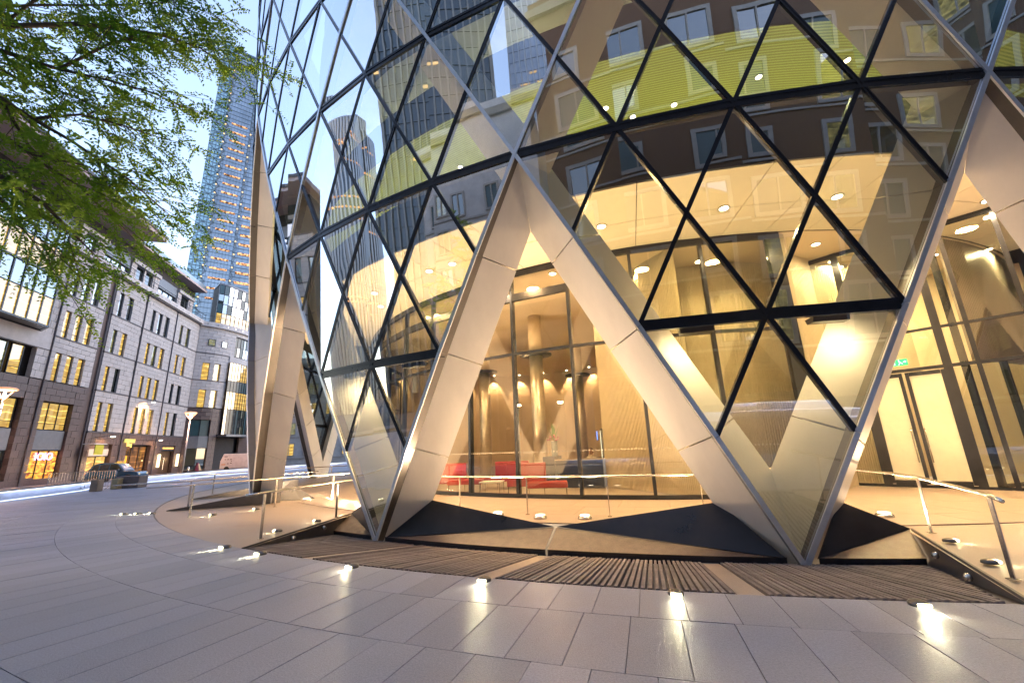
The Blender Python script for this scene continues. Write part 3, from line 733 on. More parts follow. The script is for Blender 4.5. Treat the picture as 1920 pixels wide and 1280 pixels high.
# further curved glazing right of the doors + louvred wall
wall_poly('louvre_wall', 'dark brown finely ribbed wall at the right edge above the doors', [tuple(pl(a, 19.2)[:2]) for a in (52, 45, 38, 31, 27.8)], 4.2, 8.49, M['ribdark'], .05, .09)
g2 = thing('lobby_screen', 'glass wall to the right of the frosted double doors', 'glass wall', (8.7, -18.7, 0))
for a in (25.2, 31, 37, 43):
    m = MB(); m.bar(pl(a, 19.35, FZ), pl(a, 19.35, 8.5 if a < 28 else 4.2), .11, .16, pl(a, 1), .05); m.build('mullion', M['mullion'], g2)
for a0_, a1_ in ((25.4, 30.8), (31.2, 36.8), (37.2, 42.8)):
    m = MB(); m.prism([pl(a0_, 19.35, .5), pl(a1_, 19.35, .5), pl(a1_, 19.35, 4.15), pl(a0_, 19.35, 4.15)], -pl(a0_, .02), 0, 1); m.build('pane', [M['lobbyglass'], M['glassback']], g2)
    m = MB(); m.bar(pl(a0_, 19.35, .45), pl(a1_, 19.35, .45), .1, .12, pl((a0_+a1_)/2, 1), .04); m.build('sill', M['mullion'], g2)
wall_poly('interior_wall', 'plain yellowish wall inside behind the frosted doors', [(14, -13.5), (10, -13), (7.5, -14.2), (6.2, -15.2)], FZ, 8.49, M['cream'])
for x, y in ((8.2, -15.8), (9.8, -15.5), (7.0, -16.0), (11.5, -15.5)): downlight((x, y, 8.49), .1, 200, (1, .80, .40))

# terrace lighting: warm soffit wash
for a, p in ((-34, 160), (-26, 190), (-17, 150), (-10, 150), (-3, 150), (5, 170), (14, 260), (22, 260)):
    area(pl(a, 21.0, 8.35), .5, p*1.1, (1, .58, .24))
up_m = [(pl(-11.6, 22.9, FZ), 'left of the pair in front of the lobby glass'), (pl(-9.0, 22.8, FZ), 'right of the pair in front of the lobby glass'), (pl(-14.6, 22.75, FZ), 'half sunk behind the black fairing'),
        (pl(6.3, 22.5, FZ), 'behind the black fairing near the doors'), (Vector((-13.9, -18.4, FZ)), 'at the foot of a rail post on the left terrace'), (pl(-34, 19.9, FZ), 'far back on the left terrace')]
for i, (p, w) in enumerate(up_m):
    t = thing('uplight', 'round steel floor uplight, glowing, %s' % w, 'uplight', p, 'round uplights on the terrace')
    m = MB(); m.lathe(p, [(.16, 0), (.155, .04), (.12, .085), (.115, .07)], 24); m.build('rim', M['steel'], t, True)
    m = MB(); m.lathe(p+Vector((0, 0, .07)), [(.115, 0), (.10, .015), (.02, .02)], 24); m.build('lens', M['lamp'], t, True)
    area(p+Vector((0, 0, .12)), .2, 130, (1, .68, .39), (p.x*.008, p.y*.008, 1))
for a, r_ in ((-16.2, 22.3), (-3.6, 22.4), (3.5, 22.6), (-23.5, 22.3), (-36.5, 22.5), (-43.5, 22.5), (-33, 21), (-29, 19.9), (16.5, 22.2), (13, 22.6)):
    area(pl(a, r_, FZ+.1), .22, 155, (1, .67, .37), pl(a, .12, 1))

for a, r_, z_ in ((-37.5, 21.6, .5), (-42.5, 21.6, .5), (-47, 22, .5), (-32.5, 21.8, .5)):  # unseen upward lamps added to brighten the far left legs
    area(pl(a, r_, z_), .3, 270, (1, .69, .42), pl(a, .35, 1))
# wedge shaped fittings hung under the first transom, shining onto the inner faces of the legs
for a0_ in (-20, 0):
    for da in (-2.6, 2.6):
        p = hull(a0_+da, 2)*1.0; n = pl(a0_+da, 1); p = p-n*.35-Vector((0, 0, .16)); T = Vector((n.y, -n.x, 0))
        m = MB(); m.hexa([p-T*.3-n*.10, p+T*.3-n*.10, p+T*.3+n*.10, p-T*.3+n*.10, p-T*.3-n*.16+Vector((0, 0, .10)), p+T*.3-n*.16+Vector((0, 0, .10)), p+T*.3+n*.12+Vector((0, 0, .10)), p-T*.3+n*.12+Vector((0, 0, .10))])
        m.build('lamp_fitting', M['mullion'], tower)
        area(p-Vector((0, 0, .03))-n*.05, .4, 20, (1, .74, .44), tuple(-n*.55-Vector((0, 0, .8))), .15)
# ------------------------------------------------------------------ plaza bulkhead lamps
def plaza_lamp(p, w, direc=None, power=9.):
    t = thing('ground_lamp', 'small hooded paving lamp, %s' % w, 'ground lamp', p, 'hooded lamps along the slate strip')
    d = Vector(direc) if direc is not None else Vector((p.x, p.y, 0)).normalized(); T = Vector((-d.y, d.x, 0))
    m = MB()
    m.lathe(p-d*.02, [(.085, 0), (.085, .02), (.075, .036), (.04, .05), (.01, .054)], 18); m.build('hood', M['fin_dark'], t, True)
    m = MB(); c = p+d*.070+Vector((0, 0, .024)); m.box(c, (.11, .02, .026), (T, d, Vector((0, 0, 1)))); m.build('lens', M['lampcool'], t)
    spot(p+d*.11+Vector((0, 0, .05)), (d.x, d.y, -.16), power, 110, .8, (1, .90, .55), .03)
    return t
names = ['rightmost by the slate strip', 'second from right by the slate strip', 'third from right by the slate strip', 'fourth from right by the slate strip', 'fifth from right by the slate strip', 'sixth from right by the left wall']
for a, w in zip((-.3, -5.0, -9.8, -14.4, -19.1, -21.7), names): plaza_lamp(pl(a, 27.5, FZ), w)
for a, r_, w in ((-33.9, 26.1, 'on the left ramp nearer the camera'), (-34.5, 24.9, 'on the left ramp by the far white leg'), (-53.6, 25.7, 'far left ramp beside the second dark wall'), (-57.0, 25.0, 'far left ramp hard by the leg')):
    plaza_lamp(pl(a, r_, FZ), w, power=13)
for i, (a, r_) in enumerate(((-38.9, 27.4), (-39.6, 27.75), (-40.2, 28.1))): plaza_lamp(pl(a, r_, FZ), ('nearest', 'middle', 'farthest')[i]+' of three lamps in a row on the open plaza', pl(-60, 1), 8)
# lamps on the copings
for base, w in (((-10.29, -24.08), 'on the left wall coping nearer the camera'), ((-10.22, -22.82), 'on the left wall coping farther back')):
    plaza_lamp(Vector((*base, FZ+.01)), w, (-.95, -.3, 0), 6)
for base, w in ((pl(4.5, 24.75), 'on the right wall coping beside the first rail post'), (pl(3.4, 25.95), 'on the right wall coping by the second rail post')):
    plaza_lamp(Vector((base.x+.1, base.y, FZ+.01)), w, (.93, -.1, 0), 6)
# brackets on the side walls
for (o_, i_, w) in ((pl(-20.9, 27.36, FZ), pl(-25.2, 23.72, FZ), 'left'), (pl(1.85, 27.36, FZ), pl(5.2, 23.72, FZ), 'right')):
    for f_ in (.33, .62):
        p = o_.lerp(i_, f_)+Vector((.03 if w == 'left' else -.03, 0, -.1)); p = p+Vector((.06 if w == 'left' else -.06, 0, 0))
        m = MB(); m.lathe(p, [(.05, 0), (.045, .03), (.02, .05)], 12, axis=(1 if w == 'left' else -1, -.3, .1))
        ob = m.build('wall_stud', M['steel'], wl if w == 'left' else wr, True)

# ------------------------------------------------------------------ handrails
def rail(label, path, posts, r=.024, flat=False):
    t = thing('handrail', label, 'handrail', (*path[0][:2], FZ), 'steel handrails round the tower')
    m = MB(); m.tube(path, r, 10); m.build('rail', M['steel'], t, True)
    for (x, y, h) in posts:
        m = MB(); dvec = Vector((0, 0, 1)); q = Vector((x, y, FZ)); n = Vector((q.x, q.y, 0)).normalized(); tt = Vector((-n.y, n.x, 0))
        m.box(q+Vector((0, 0, h/2)), (.014, .055, h), (tt, n, dvec)); m.box(q+Vector((0, 0, .006)), (.09, .09, .012), (tt, n, dvec))
        m.tube([q+Vector((0, 0, h-.01)), q+Vector((0, 0, h+.03))], .008, 6); m.build('post', M['steel'], t)
RH = .87
arc = [pl(a, 22.42, FZ+RH+.03) for a in np.arange(-21, -.4, 1.)]
rail('curved steel handrail in front of the lobby glass', arc, [(*pl(a, 22.42)[:2], RH) for a in (-18.1, -12.9, -7.7, -2.5)])
Z1 = FZ+RH+.03
pA, pB = Vector((-10.09, -24.78, 0)), Vector((-10.17, -22.11, 0))
rail('steel handrail along the left wall coping of the slate strip', [Vector((-10.06, -25.3, Z1)), Vector((-10.09, -24.78, Z1)), Vector((-10.17, -22.11, Z1)), Vector((-10.1, -20.4, Z1)), Vector((-9.6, -19.4, Z1))], [(-10.09, -24.78, RH), (-10.17, -22.11, RH), (-9.8, -19.7, RH)])
rail('long steel handrail crossing before the far white leg', [Vector((-15.6, -22.9, Z1)), Vector((-15.02, -21.99, Z1)), Vector((-13.85, -20.02, Z1)), Vector((-12.9, -18.3, Z1)), Vector((-12.0, -17.0, Z1))], [(-15.02, -21.99, RH), (-13.85, -20.02, RH), (-12.9, -18.3, RH)])
rail('farther steel handrail left of the far white leg', [Vector((-18.6, -21.6, Z1)), Vector((-17.12, -20.21, Z1)), Vector((-16.2, -17.8, Z1)), Vector((-15.6, -15.5, Z1))], [(-17.12, -20.21, RH), (-16.2, -17.8, RH)])
rail('farthest steel handrail before the glowing wall', [Vector((-21.6, -16.3, Z1)), Vector((-21.18, -15.43, Z1)), Vector((-20.9, -13.4, Z1)), Vector((-20.0, -10.5, Z1)), Vector((-17, -7.5, Z1))], [(-21.18, -15.43, RH), (-20.95, -13.4, RH), (-19.2, -9.3, RH)])
rp = [pl(-.5, 20.6, Z1), pl(4.0, 21.2, Z1), pl(5.9, 22.0, Z1), pl(5.8, 23.2, Z1), pl(5.3, 24.1, Z1), pl(2.9, 26.6, Z1), pl(2.3, 27.1, Z1)]
rail('steel handrail along the right wall coping beside the glass doors', rp, [(*pl(5.3, 24.1)[:2], RH), (*pl(2.9, 26.6)[:2], RH)])

# second, left-hand sunken wall pieces
def wedge_wall(name, label, a, b, h0, h1, t=.25):
    a, b = Vector(a), Vector(b); d = (b-a).normalized(); n = Vector((-d.y, d.x, 0))*t
    m = MB(); z = Vector((0, 0, 1)); m.hexa([a, b, b+n, a+n, a+z*h0, b+z*h1, b+n+z*h1, a+n+z*h0]); o = m.build(name, M['wallstone']); tag(o, label, 'retaining wall')
wedge_wall('retaining_wall', 'long dark wedge wall running up to the far white leg', pl(-39.8, 27.05, FZ), pl(-37.5, 24.2, FZ), .02, .42)
wedge_wall('retaining_wall', 'second dark wedge wall behind the lit left ramp', pl(-48.5, 26.6, FZ), pl(-52, 22.6, FZ), .02, .5)
for a in (-38.5, -41.5):
    m = MB(); p = [pl(a, 23.1, FZ), pl(-40, 24.2, FZ), pl(-40, 23.4, FZ+.62)]; m.add(p+[pl(a*1.0, 22.6, FZ)], [(0, 1, 2), (0, 2, 3), (3, 2, 1), (0, 3, 1)])
    o = m.build('leg_fairing', M['blackmetal'], plinth)


# ------------------------------------------------------------------ street block on the left
M['stone'] = P('pale_limestone', (.42, .41, .415), .7, var=.14, nscale=1.5, bump=.2, objvar=.09)
M['granite'] = P('brown_granite', (.085, .062, .062), .5, var=.25, nscale=6, objvar=.16)
M['band'] = P('dark_band', (.07, .07, .085), .6)
M['metalgrey'] = P('grey_metal_panel', (.13, .15, .18), .45, metal=.3)
M['roofmetal'] = P('blue_grey_roof', (.25, .31, .36), .35, metal=.5)
M['eave'] = P('eave_underside', (.42, .33, .31), .6)
M['tealdark'] = P('dark_teal_glass', (.02, .06, .075), .3, var=.3, nscale=.5)
M['shadow'] = P('recess_dark', (.03, .03, .035), .8)
M['tealglass'] = glass('teal_glass', (.25, .42, .42), .25, .9, 3)
def litwin(n, c1, c2, st, sc=(1.6, 1.6, 2.2), refl=.22):
    m, t, o = new_mat(n); tc = t.nodes.new('ShaderNodeTexCoord'); mp = t.nodes.new('ShaderNodeMapping'); mp.inputs['Scale'].default_value = sc
    nz = t.nodes.new('ShaderNodeTexNoise'); nz.inputs['Scale'].default_value = 1.; nz.inputs['Detail'].default_value = 5; t.links.new(tc.outputs['Object'], mp.inputs[0]); t.links.new(mp.outputs[0], nz.inputs['Vector'])
    cr = t.nodes.new('ShaderNodeValToRGB'); e = cr.color_ramp.elements; e[0].position = .35; e[0].color = (*c2, 1); e[1].position = .62; e[1].color = (*c1, 1); t.links.new(nz.outputs[0], cr.inputs[0])
    # rows of ceiling lights seen inside
    wv = t.nodes.new('ShaderNodeTexWave'); wv.bands_direction = 'Z'; wv.inputs['Scale'].default_value = .55; wv.inputs['Distortion'].default_value = 3.5; wv.inputs['Detail'].default_value = 2; t.links.new(tc.outputs['Object'], wv.inputs['Vector'])
    r2 = t.nodes.new('ShaderNodeMapRange'); r2.inputs[1].default_value = .93; r2.inputs[2].default_value = 1.; r2.inputs[3].default_value = 1; r2.inputs[4].default_value = 2.6; t.links.new(wv.outputs[1], r2.inputs[0])
    em = t.nodes.new('ShaderNodeEmission'); t.links.new(cr.outputs[0], em.inputs[0]); mu = t.nodes.new('ShaderNodeMath'); mu.operation = 'MULTIPLY'; mu.inputs[1].default_value = st*K*.8; t.links.new(r2.outputs[0], mu.inputs[0]); t.links.new(mu.outputs[0], em.inputs[1])
    gl = t.nodes.new('ShaderNodeBsdfGlossy'); gl.inputs['Roughness'].default_value = .02
    mx = t.nodes.new('ShaderNodeMixShader'); mx.inputs[0].default_value = refl; t.links.new(em.outputs[0], mx.inputs[1]); t.links.new(gl.outputs[0], mx.inputs[2]); t.links.new(mx.outputs[0], o.inputs[0]); return m
WS = 1.0
M['win_lit'] = litwin('window_lit', (1, .66, .16), (.75, .42, .08), .85*WS)
M['win_mid'] = litwin('window_half_lit', (.70, .62, .22), (.10, .12, .06), .5*WS, refl=.35)
M['win_sky'] = litwin('window_sky', (.35, .33, .20), (.05, .06, .05), .35*WS, refl=.75)
M['win_dark'] = litwin('window_dark', (.05, .06, .04), (.01, .015, .02), .4*WS, refl=.3)
WP = Vector((-48.27, -6.33, 0)); _az = R(-24.5); WU = Vector((math.sin(_az), math.cos(_az), 0)); WN = Vector((WU.y, -WU.x, 0))
def wp(u, z, off=0.): return WP+WU*u+WN*off+Vector((0, 0, z))
block = thing('office_block', 'pale stone office block over brown granite shops curving along the street', 'office building', tuple(wp(5, .3)))
def wbox(u0, u1, z0, z1, o0, o1): 
    m = MB(); m.hexa([wp(u0, z0, o0), wp(u1, z0, o0), wp(u1, z0, o1), wp(u0, z0, o1), wp(u0, z1, o0), wp(u1, z1, o0), wp(u1, z1, o1), wp(u0, z1, o1)]); return m
def wadd(u0, u1, z0, z1, o0, o1, mat, name, parent=None): return wbox(u0, u1, z0, z1, o0, o1).build(name, mat, parent or block)
blocks = []   # (dist, u0,u1,z0,z1,o0,o1,mat)
def course(u0, u1, z0, z1, off, mat, L=1.05, depth=.35, h=.46, base=-.02):
    nz = max(1, round((z1-z0)/h)); hh = (z1-z0)/nz
    for j in range(nz):
        x = u0+(0 if j % 2 else -L/2)
        while x < u1-.02:
            a_, b_ = max(x, u0), min(x+L, u1)
            if b_-a_ > .08: blocks.append((a_, b_, z0+j*hh, z0+(j+1)*hh, off-depth, off+rnd.uniform(-.006, .012), mat))
            x += L
def window(u0, u1, z0, z1, mat, off=-.22, parts=1, sill=True):
    f = MB(); w = .05
    f.hexa([wp(u0, z0, off-.06), wp(u0+w, z0, off-.06), wp(u0+w, z0, off+.05), wp(u0, z0, off+.05), wp(u0, z1, off-.06), wp(u0+w, z1, off-.06), wp(u0+w, z1, off+.05), wp(u0, z1, off+.05)])
    f.hexa([wp(u1-w, z0, off-.06), wp(u1, z0, off-.06), wp(u1, z0, off+.05), wp(u1-w, z0, off+.05), wp(u1-w, z1, off-.06), wp(u1, z1, off-.06), wp(u1, z1, off+.05), wp(u1-w, z1, off+.05)])
    for zz in (z0, z1-w, z0+(z1-z0)*.22): f.hexa([wp(u0+w, zz, off-.05), wp(u1-w, zz, off-.05), wp(u1-w, zz, off+.04), wp(u0+w, zz, off+.04), wp(u0+w, zz+w, off-.05), wp(u1-w, zz+w, off-.05), wp(u1-w, zz+w, off+.04), wp(u0+w, zz+w, off+.04)])
    for q in range(1, parts):
        uu = u0+(u1-u0)*q/parts; f.hexa([wp(uu-.03, z0, off-.05), wp(uu+.03, z0, off-.05), wp(uu+.03, z0, off+.06), wp(uu-.03, z0, off+.06), wp(uu-.03, z1, off-.05), wp(uu+.03, z1, off-.05), wp(uu+.03, z1, off+.06), wp(uu-.03, z1, off+.06)])
    fr = f.build('window', M['mullion'], block)
    p = MB(); p.hexa([wp(u0+.02, z0+.02, off-.03), wp(u1-.02, z0+.02, off-.03), wp(u1-.02, z0+.02, off-.01), wp(u0+.02, z0+.02, off-.01), wp(u0+.02, z1-.02, off-.03), wp(u1-.02, z1-.02, off-.03), wp(u1-.02, z1-.02, off-.01), wp(u0+.02, z1-.02, off-.01)])
    p.build('pane', mat, fr)
def pick(z, u):
    r = rnd.random()
    if z < 9: return M['win_lit'] if r < .75 else M['win_dark']
    if z < 12: return M['win_mid'] if r < .3 else (M['win_dark'] if r < .45 else M['win_lit'])
    if z < 16: return M['win_lit'] if r < .85 else M['win_mid']
    return M['win_mid'] if r < .5 else M['win_sky']
wadd(-19.4, 22.3, .3, 21, -3, -.62, M['shadow'], 'core')
bays = [(-1.0, 3.9, [-.5, .8, 2.1], .72), (4.9, 9.7, [5.55, 7.0], .66), (9.9, 16.0, [11.1, 12.5, 13.9], .7), (16.0, 22.3, [17.2, 18.9], .72)]
x = -13.5
while x > -17: bays.append((x-5.2, x, [x-4.3, x-3., x-1.7], .6)); x -= 5.6
for (b0, b1, ws, ww) in bays:
    gran = b1 < 4.2
    rows = [(8.85, 11.3, 12.62), (12.65, 15.1, 16.47), (16.5, 19.05, 20.5)]
    if not gran: rows = [(4.95, 7.75, 8.82)]+rows
    for (z0, z1, z2) in rows:
        off = 0.0
        edges = [b0]+[v for w_ in ws for v in (w_, w_+ww)]+[b1]
        for q in range(0, len(edges), 2): course(edges[q], edges[q+1], z0, z1, off if q in (0, len(edges)-2) else -.06, M['stone'], L=1.2, h=.5)
        course(b0, b1, z1+.0, z2-.06, 0, M['stone'])
        wadd(b0, b1, z2-.06, z2+.06, -.3, .05, M['band'], 'string_course')
        for w_ in ws: window(w_, w_+ww, z0+.03, z1, pick(z0, w_))
    if gran:
        u0, u1 = b0+.4, b1-1.3
        course(b0, u0, .9, 8.78, 0, M['granite'], .8, h=.55); course(u1, b1, .9, 8.78, 0, M['granite'], .9, h=.55); course(u0, u1, 7.15, 8.78, 0, M['granite'], h=.55)
        wadd(u0, u1, 3.2, 4.8, -.45, -.2, M['metalgrey'], 'spandrel_panel')
        window(u0, u1, 4.85, 7.1, M['win_lit'], -.35, 3)
        wadd(u0, u1, .35, .8, -.3, -.05, M['granite'], 'stall_riser')
        wadd(b0, b1, .3, .9, -.3, .03, M['granite'], 'base_course')
wadd(3.9, 4.9, .3, 20.4, -.5, -.3, M['granite'], 'recessed_pier'); wadd(9.7, 9.9, .3, 20.4, -.4, -.2, M['band'], 'joint_strip')
for u in (4.45, 9.8, -1.15, 15.98):
    m = MB(); m.tube([wp(u, .4, .07), wp(u, 20.3, .07)], .06, 8); m.build('drainpipe', M['band'], block)
# granite ground storey of the right-hand bays
course(4.9, 5.6, .4, 4.8, 0, M['granite'], .8, h=.55); course(8.7, 11.0, .4, 4.8, 0, M['granite'], .9, h=.55); course(15.2, 17.4, .4, 4.8, 0, M['granite'], .9, h=.55); course(20.4, 22.3, .4, 4.8, 0, M['granite'], .9, h=.55)
course(5.6, 8.7, 3.75, 4.8, 0, M['granite'], h=.5); course(11., 15.2, 3.75, 4.8, 0, M['granite'], h=.5); course(17.4, 20.4, 3.75, 4.8, 0, M['granite'], h=.5)
wadd(4.9, 22.3, 4.8, 4.92, -.3, .06, M['band'], 'string_course')
# box window on the left
bx = [(-13.2, 0), (-12.6, 1.2), (-3.6, 1.2), (-2.5, 0)]
for z0, z1, mm in ((12.75, 15.0, 'win_lit'), (15.0, 16.9, 'teal'), (16.9, 19.1, 'win_lit'), (19.1, 20.8, 'teal')):
    for i in range(3):
        (ua, oa), (ub, ob_) = bx[i], bx[i+1]; n = 9 if i == 1 else 2
        for q in range(n):
            t0, t1 = q/n, (q+1)/n; u0, u1 = ua+(ub-ua)*t0+.05, ua+(ub-ua)*t1-.05; o0, o1 = oa+(ob_-oa)*t0, oa+(ob_-oa)*t1
            m = MB(); m.prism([wp(u0, z0+.06, o0), wp(u1, z0+.06, o1), wp(u1, z1-.04, o1), wp(u0, z1-.04, o0)], -WN*.03); m.build('bay_pane', M['tealglass'] if mm == 'teal' else (M[mm] if i < 2 else M['win_sky']), block)
            m = MB(); m.bar(wp(u0-.05, z0, o0), wp(u0-.05, z1, o0), .10, .16, WN, .06); m.build('bay_mullion', M['mullion'], block)
m = MB()
for z in (12.7, 16.9, 20.9):
    for i in range(3): m.bar(wp(*[bx[i][0], z, bx[i][1]]), wp(bx[i+1][0], z, bx[i+1][1]), .14, .2, WN, .1)
m.poly([wp(u, 12.66, o_) for u, o_ in bx]); m.poly([wp(u, 20.95, o_) for u, o_ in bx]); m.build('bay_frame', M['mullion'], block)
wadd(-12.5, -3, 12.8, 20.8, -.1, .2, M['shadow'], 'bay_core')
wadd(-13.5, -1.0, 11.3, 12.6, -.3, .02, M['stone'], 'spandrel'); wadd(-13.5, -1.0, 11.25, 11.32, -.3, .05, M['band'], 'string_course')
course(-2.4, -1.05, 8.85, 20.5, 0, M['stone'], .68, h=.6); 
for u in (-11.2, -9.8, -8.4, -7.0, -5.6, -4.2): window(u, u+1.05, 8.9, 11.2, M['win_lit'] if rnd.random() < .8 else M['win_mid'], -.3)
course(-13.5, -2.4, 7.15, 8.8, 0, M['granite'], h=.55); course(-2.4, -1.0, .9, 8.78, 0, M['granite'], .7, h=.55); course(-13.5, -7.9, .9, 7.1, 0, M['granite'], h=.55)
window(-7.8, -2.6, 4.85, 7.1, M['win_lit'], -.35, 4); wadd(-7.8, -2.6, 3.2, 4.8, -.45, -.2, M['metalgrey'], 'spandrel_panel'); window(-7.8, -2.6, .7, 3.15, M['win_dark'], -.3, 4); wadd(-13.5, -1.0, .3, .9, -.3, .03, M['granite'], 'base_course')
wadd(-1.0, -.0+.1, .9, 1.0, -.3, 0, M['granite'], 'base_course')
# ledge with studs, balcony rail, upper storey, attic, eaves
wadd(-13.5, 22.5, 20.5, 21.05, -.6, .45, M['stone'], 'cornice'); wadd(-13.5, 22.6, 20.35, 20.5, -.5, .3, M['band'], 'string_course')
for i in range(24): 
    u = -12+i*1.48; m = MB(); m.lathe(wp(u, 20.78, .46), [(.08, 0), (.08, .05)], 10, axis=WN); m.build('stud', M['steel'], block)
m = MB(); m.tube([wp(-13, 21.95, .3), wp(22.4, 21.95, .3)], .03, 6); m.tube([wp(-13, 21.5, .3), wp(22.4, 21.5, .3)], .02, 6)
for i in range(25): m.tube([wp(-12.5+i*1.45, 21.0, .3), wp(-12.5+i*1.45, 21.95, .3)], .02, 6)
m.build('balcony_rail', M['mullion'], block)
wadd(-19.4, 22.0, 21.0, 25.3, -4, -1.3, M['shadow'], 'core')
def upper(u0, u1, kind):
    if kind == 's':
        course(u0, u0+.9, 21.05, 23.6, -.9, M['stone'], .9, h=.5); course(u1-.9, u1, 21.05, 23.6, -.9, M['stone'], .9, h=.5)
        n = max(1, int((u1-u0-1.8)/1.3)); w = (u1-u0-1.8)/n
        for i in range(n): window(u0+.9+w*i+.12, u0+.9+w*(i+1)-.2, 21.1, 23.4, M['win_sky'] if rnd.random() < .35 else M['win_dark'], -1.2); wadd(u0+.9+w*(i+1)-.2, u0+.9+w*(i+1)+.08, 21.05, 23.5, -1.2, -.98, M['stone'], 'pier')
        wadd(u0, u1, 23.5, 23.9, -1.2, -.7, M['stone'], 'lintel')
    else:
        window(u0+.1, u1-.1, 21.1, 22.6, M['win_sky'], -1.2, 3); wadd(u0+.1, u1-.1, 22.62, 23.9, -1.3, -1.0, M['metalgrey'], 'spandrel_panel')
x = -16
for w, k in [ (4, 's'), (4, 'm'), (4, 's'), (4.1, 'm'), (3.6, 's'), (4.0, 'm'), (5.2, 's'), (4.2, 'm'), (4, 's')]:
    upper(x, x+w, k); x += w
for i in range(22):
    u = -9+i*1.4; window(u, u+1.1, 24.0, 25.1, M['win_sky'] if i % 3 else M['win_mid'], -1.6)
wadd(-19.4, 22.2, 25.3, 25.6, -5, .1, M['eave'], 'eaves'); wadd(-19.4, 22.2, 25.6, 26.3, -5, -.1, M['roofmetal'], 'roof_edge')
# big projecting eave at the left
m = MB(); m.hexa([wp(-20, 25.65, -5), wp(6.7, 25.65, -5), wp(6.7, 25.5, 2.6), wp(-20, 25.5, 2.6), wp(-20, 26.4, -5), wp(6.7, 26.4, -5), wp(6.7, 25.9, 2.6), wp(-20, 25.9, 2.6)]); m.build('roof_overhang', M['eave'], block)
wadd(-20, 6.75, 25.88, 26.15, 2.3, 2.7, M['band'], 'gutter')
for i in range(10):
    u = -18.5+i*2.45; m = MB(); m.hexa([wp(u, 26.4, 0), wp(u+2.35, 26.4, 0), wp(u+2.35, 26.4, -.1), wp(u, 26.4, -.1), wp(u, 30.2, -4), wp(u+2.35, 30.2, -4), wp(u+2.35, 30.1, -4.2), wp(u, 30.1, -4.2)]); m.build('roof_panel', M['roofmetal'], block)
# stone blocks: the nearest 300 as parts, the rest as one
blocks.sort(key=lambda b: (wp((b[0]+b[1])/2, b[2])-CAM).length if (in_view(wp((b[0]+b[1])/2, b[2]), 0)) else 999)
um = bpy.data.meshes.new('stone_block'); ub = MB(); ub.box((0, 0, 0), (1, 1, 1)); 
bms = {}
for mt in ('stone', 'granite'):
    me = bpy.data.meshes.new('stone_block'); me.from_pydata(ub.v, [], ub.f); me.materials.append(M[mt]); bms[M[mt].name] = me
restb = {M['stone'].name: MB(), M['granite'].name: MB()}
rotz = math.atan2(WU.y, WU.x)
for i, (u0, u1, z0, z1, o0, o1, mt) in enumerate(blocks):
    g = .012
    if i < 300:
        ob = bpy.data.objects.new('stone_block', bms[mt.name]); link(ob); ob.parent = block
        c = wp((u0+u1)/2, (z0+z1)/2, (o0+o1)/2)-Vector(block.location)
        ob.location = c; ob.rotation_euler = (0, 0, rotz); ob.scale = (u1-u0-2*g, abs(o1-o0), z1-z0-2*g)
    else:
        restb[mt.name].hexa([wp(u0+g, z0+g, o0), wp(u1-g, z0+g, o0), wp(u1-g, z0+g, o1), wp(u0+g, z0+g, o1), wp(u0+g, z1-g, o0), wp(u1-g, z1-g, o0), wp(u1-g, z1-g, o1), wp(u0+g, z1-g, o1)])
for mt in ('stone', 'granite'):
    if restb[M[mt].name].v: o = restb[M[mt].name].build('masonry', M[mt], block); tag(o, kind='stuff')

# shops
def text(s, size, loc, xdir, updir, mat, parent, depth=.02, name='lettering'):
    c = bpy.data.curves.new(name, 'FONT'); c.body = s; c.size = size; c.extrude = depth; c.align_x = 'CENTER'; c.align_y = 'CENTER'; c.materials.append(mat)
    o = bpy.data.objects.new(name, c); link(o); me_ = bpy.data.meshes.new_from_object(o); bpy.data.objects.remove(o); o = bpy.data.objects.new(name, me_); link(o); X = Vector(xdir).normalized(); Y = Vector(updir).normalized(); Z = X.cross(Y)
    mw = Matrix(((X.x, Y.x, Z.x, loc[0]), (X.y, Y.y, Z.y, loc[1]), (X.z, Y.z, Z.z, loc[2]), (0, 0, 0, 1)))
    if parent is not None: o.parent = parent; o.matrix_parent_inverse = Matrix.Translation(-Vector(parent.location))
    o.matrix_basis = mw; return o
ZU = (0, 0, 1)
shop = litwin('shop_window', (1, .50, .06), (.30, .05, .03), 1.5, (3.5, 3.5, 5), .12)
window(-.5, 2.55, .85, 3.15, shop, -.33, 3)
pink = E('pink_sign', (1, .30, .75), 3.5); lilac = E('lilac_glow', (.85, .7, 1), 2)
text('IOIO', .85, wp(1.1, 2.65, -.28), WU, ZU, pink, block, .02, 'shop_lettering')
gold = E('gold_sign', (1, .55, .12), 2.2)
window(5.7, 8.6, .5, 2.6, litwin('cafe_window', (1, .62, .16), (.5, .25, .08), 1.2, (2, 2, 4), .15), -.35, 2)
wadd(5.7, 8.6, 2.65, 3.3, -.35, -.2, P('sign_board_white', (.38, .38, .38), .5), 'sign_board'); wadd(5.7, 8.6, 3.3, 3.75, -.35, -.25, M['granite'], 'lintel')
sy = thing('hanging_sign', 'yellow square sign hanging from a white bracket above the white sign board', 'sign', tuple(wp(5.9, 3.1, .5)))
m = MB(); m.tube([wp(4.6, 3.72, .05), wp(4.6, 3.72, .93), wp(6.3, 3.72, .93)], .04, 8); m.build('bracket', M['white'], sy)
m = MB(); m.hexa([wp(4.8, 2.75, .9), wp(5.9, 2.75, .9), wp(5.9, 2.75, .96), wp(4.8, 2.75, .96), wp(4.8, 3.62, .9), wp(5.9, 3.62, .9), wp(5.9, 3.62, .96), wp(4.8, 3.62, .96)]); m.build('board', P('yellow_sign', (.42, .40, .02), .5, emit=(.9, .85, .05), estr=.06), sy)
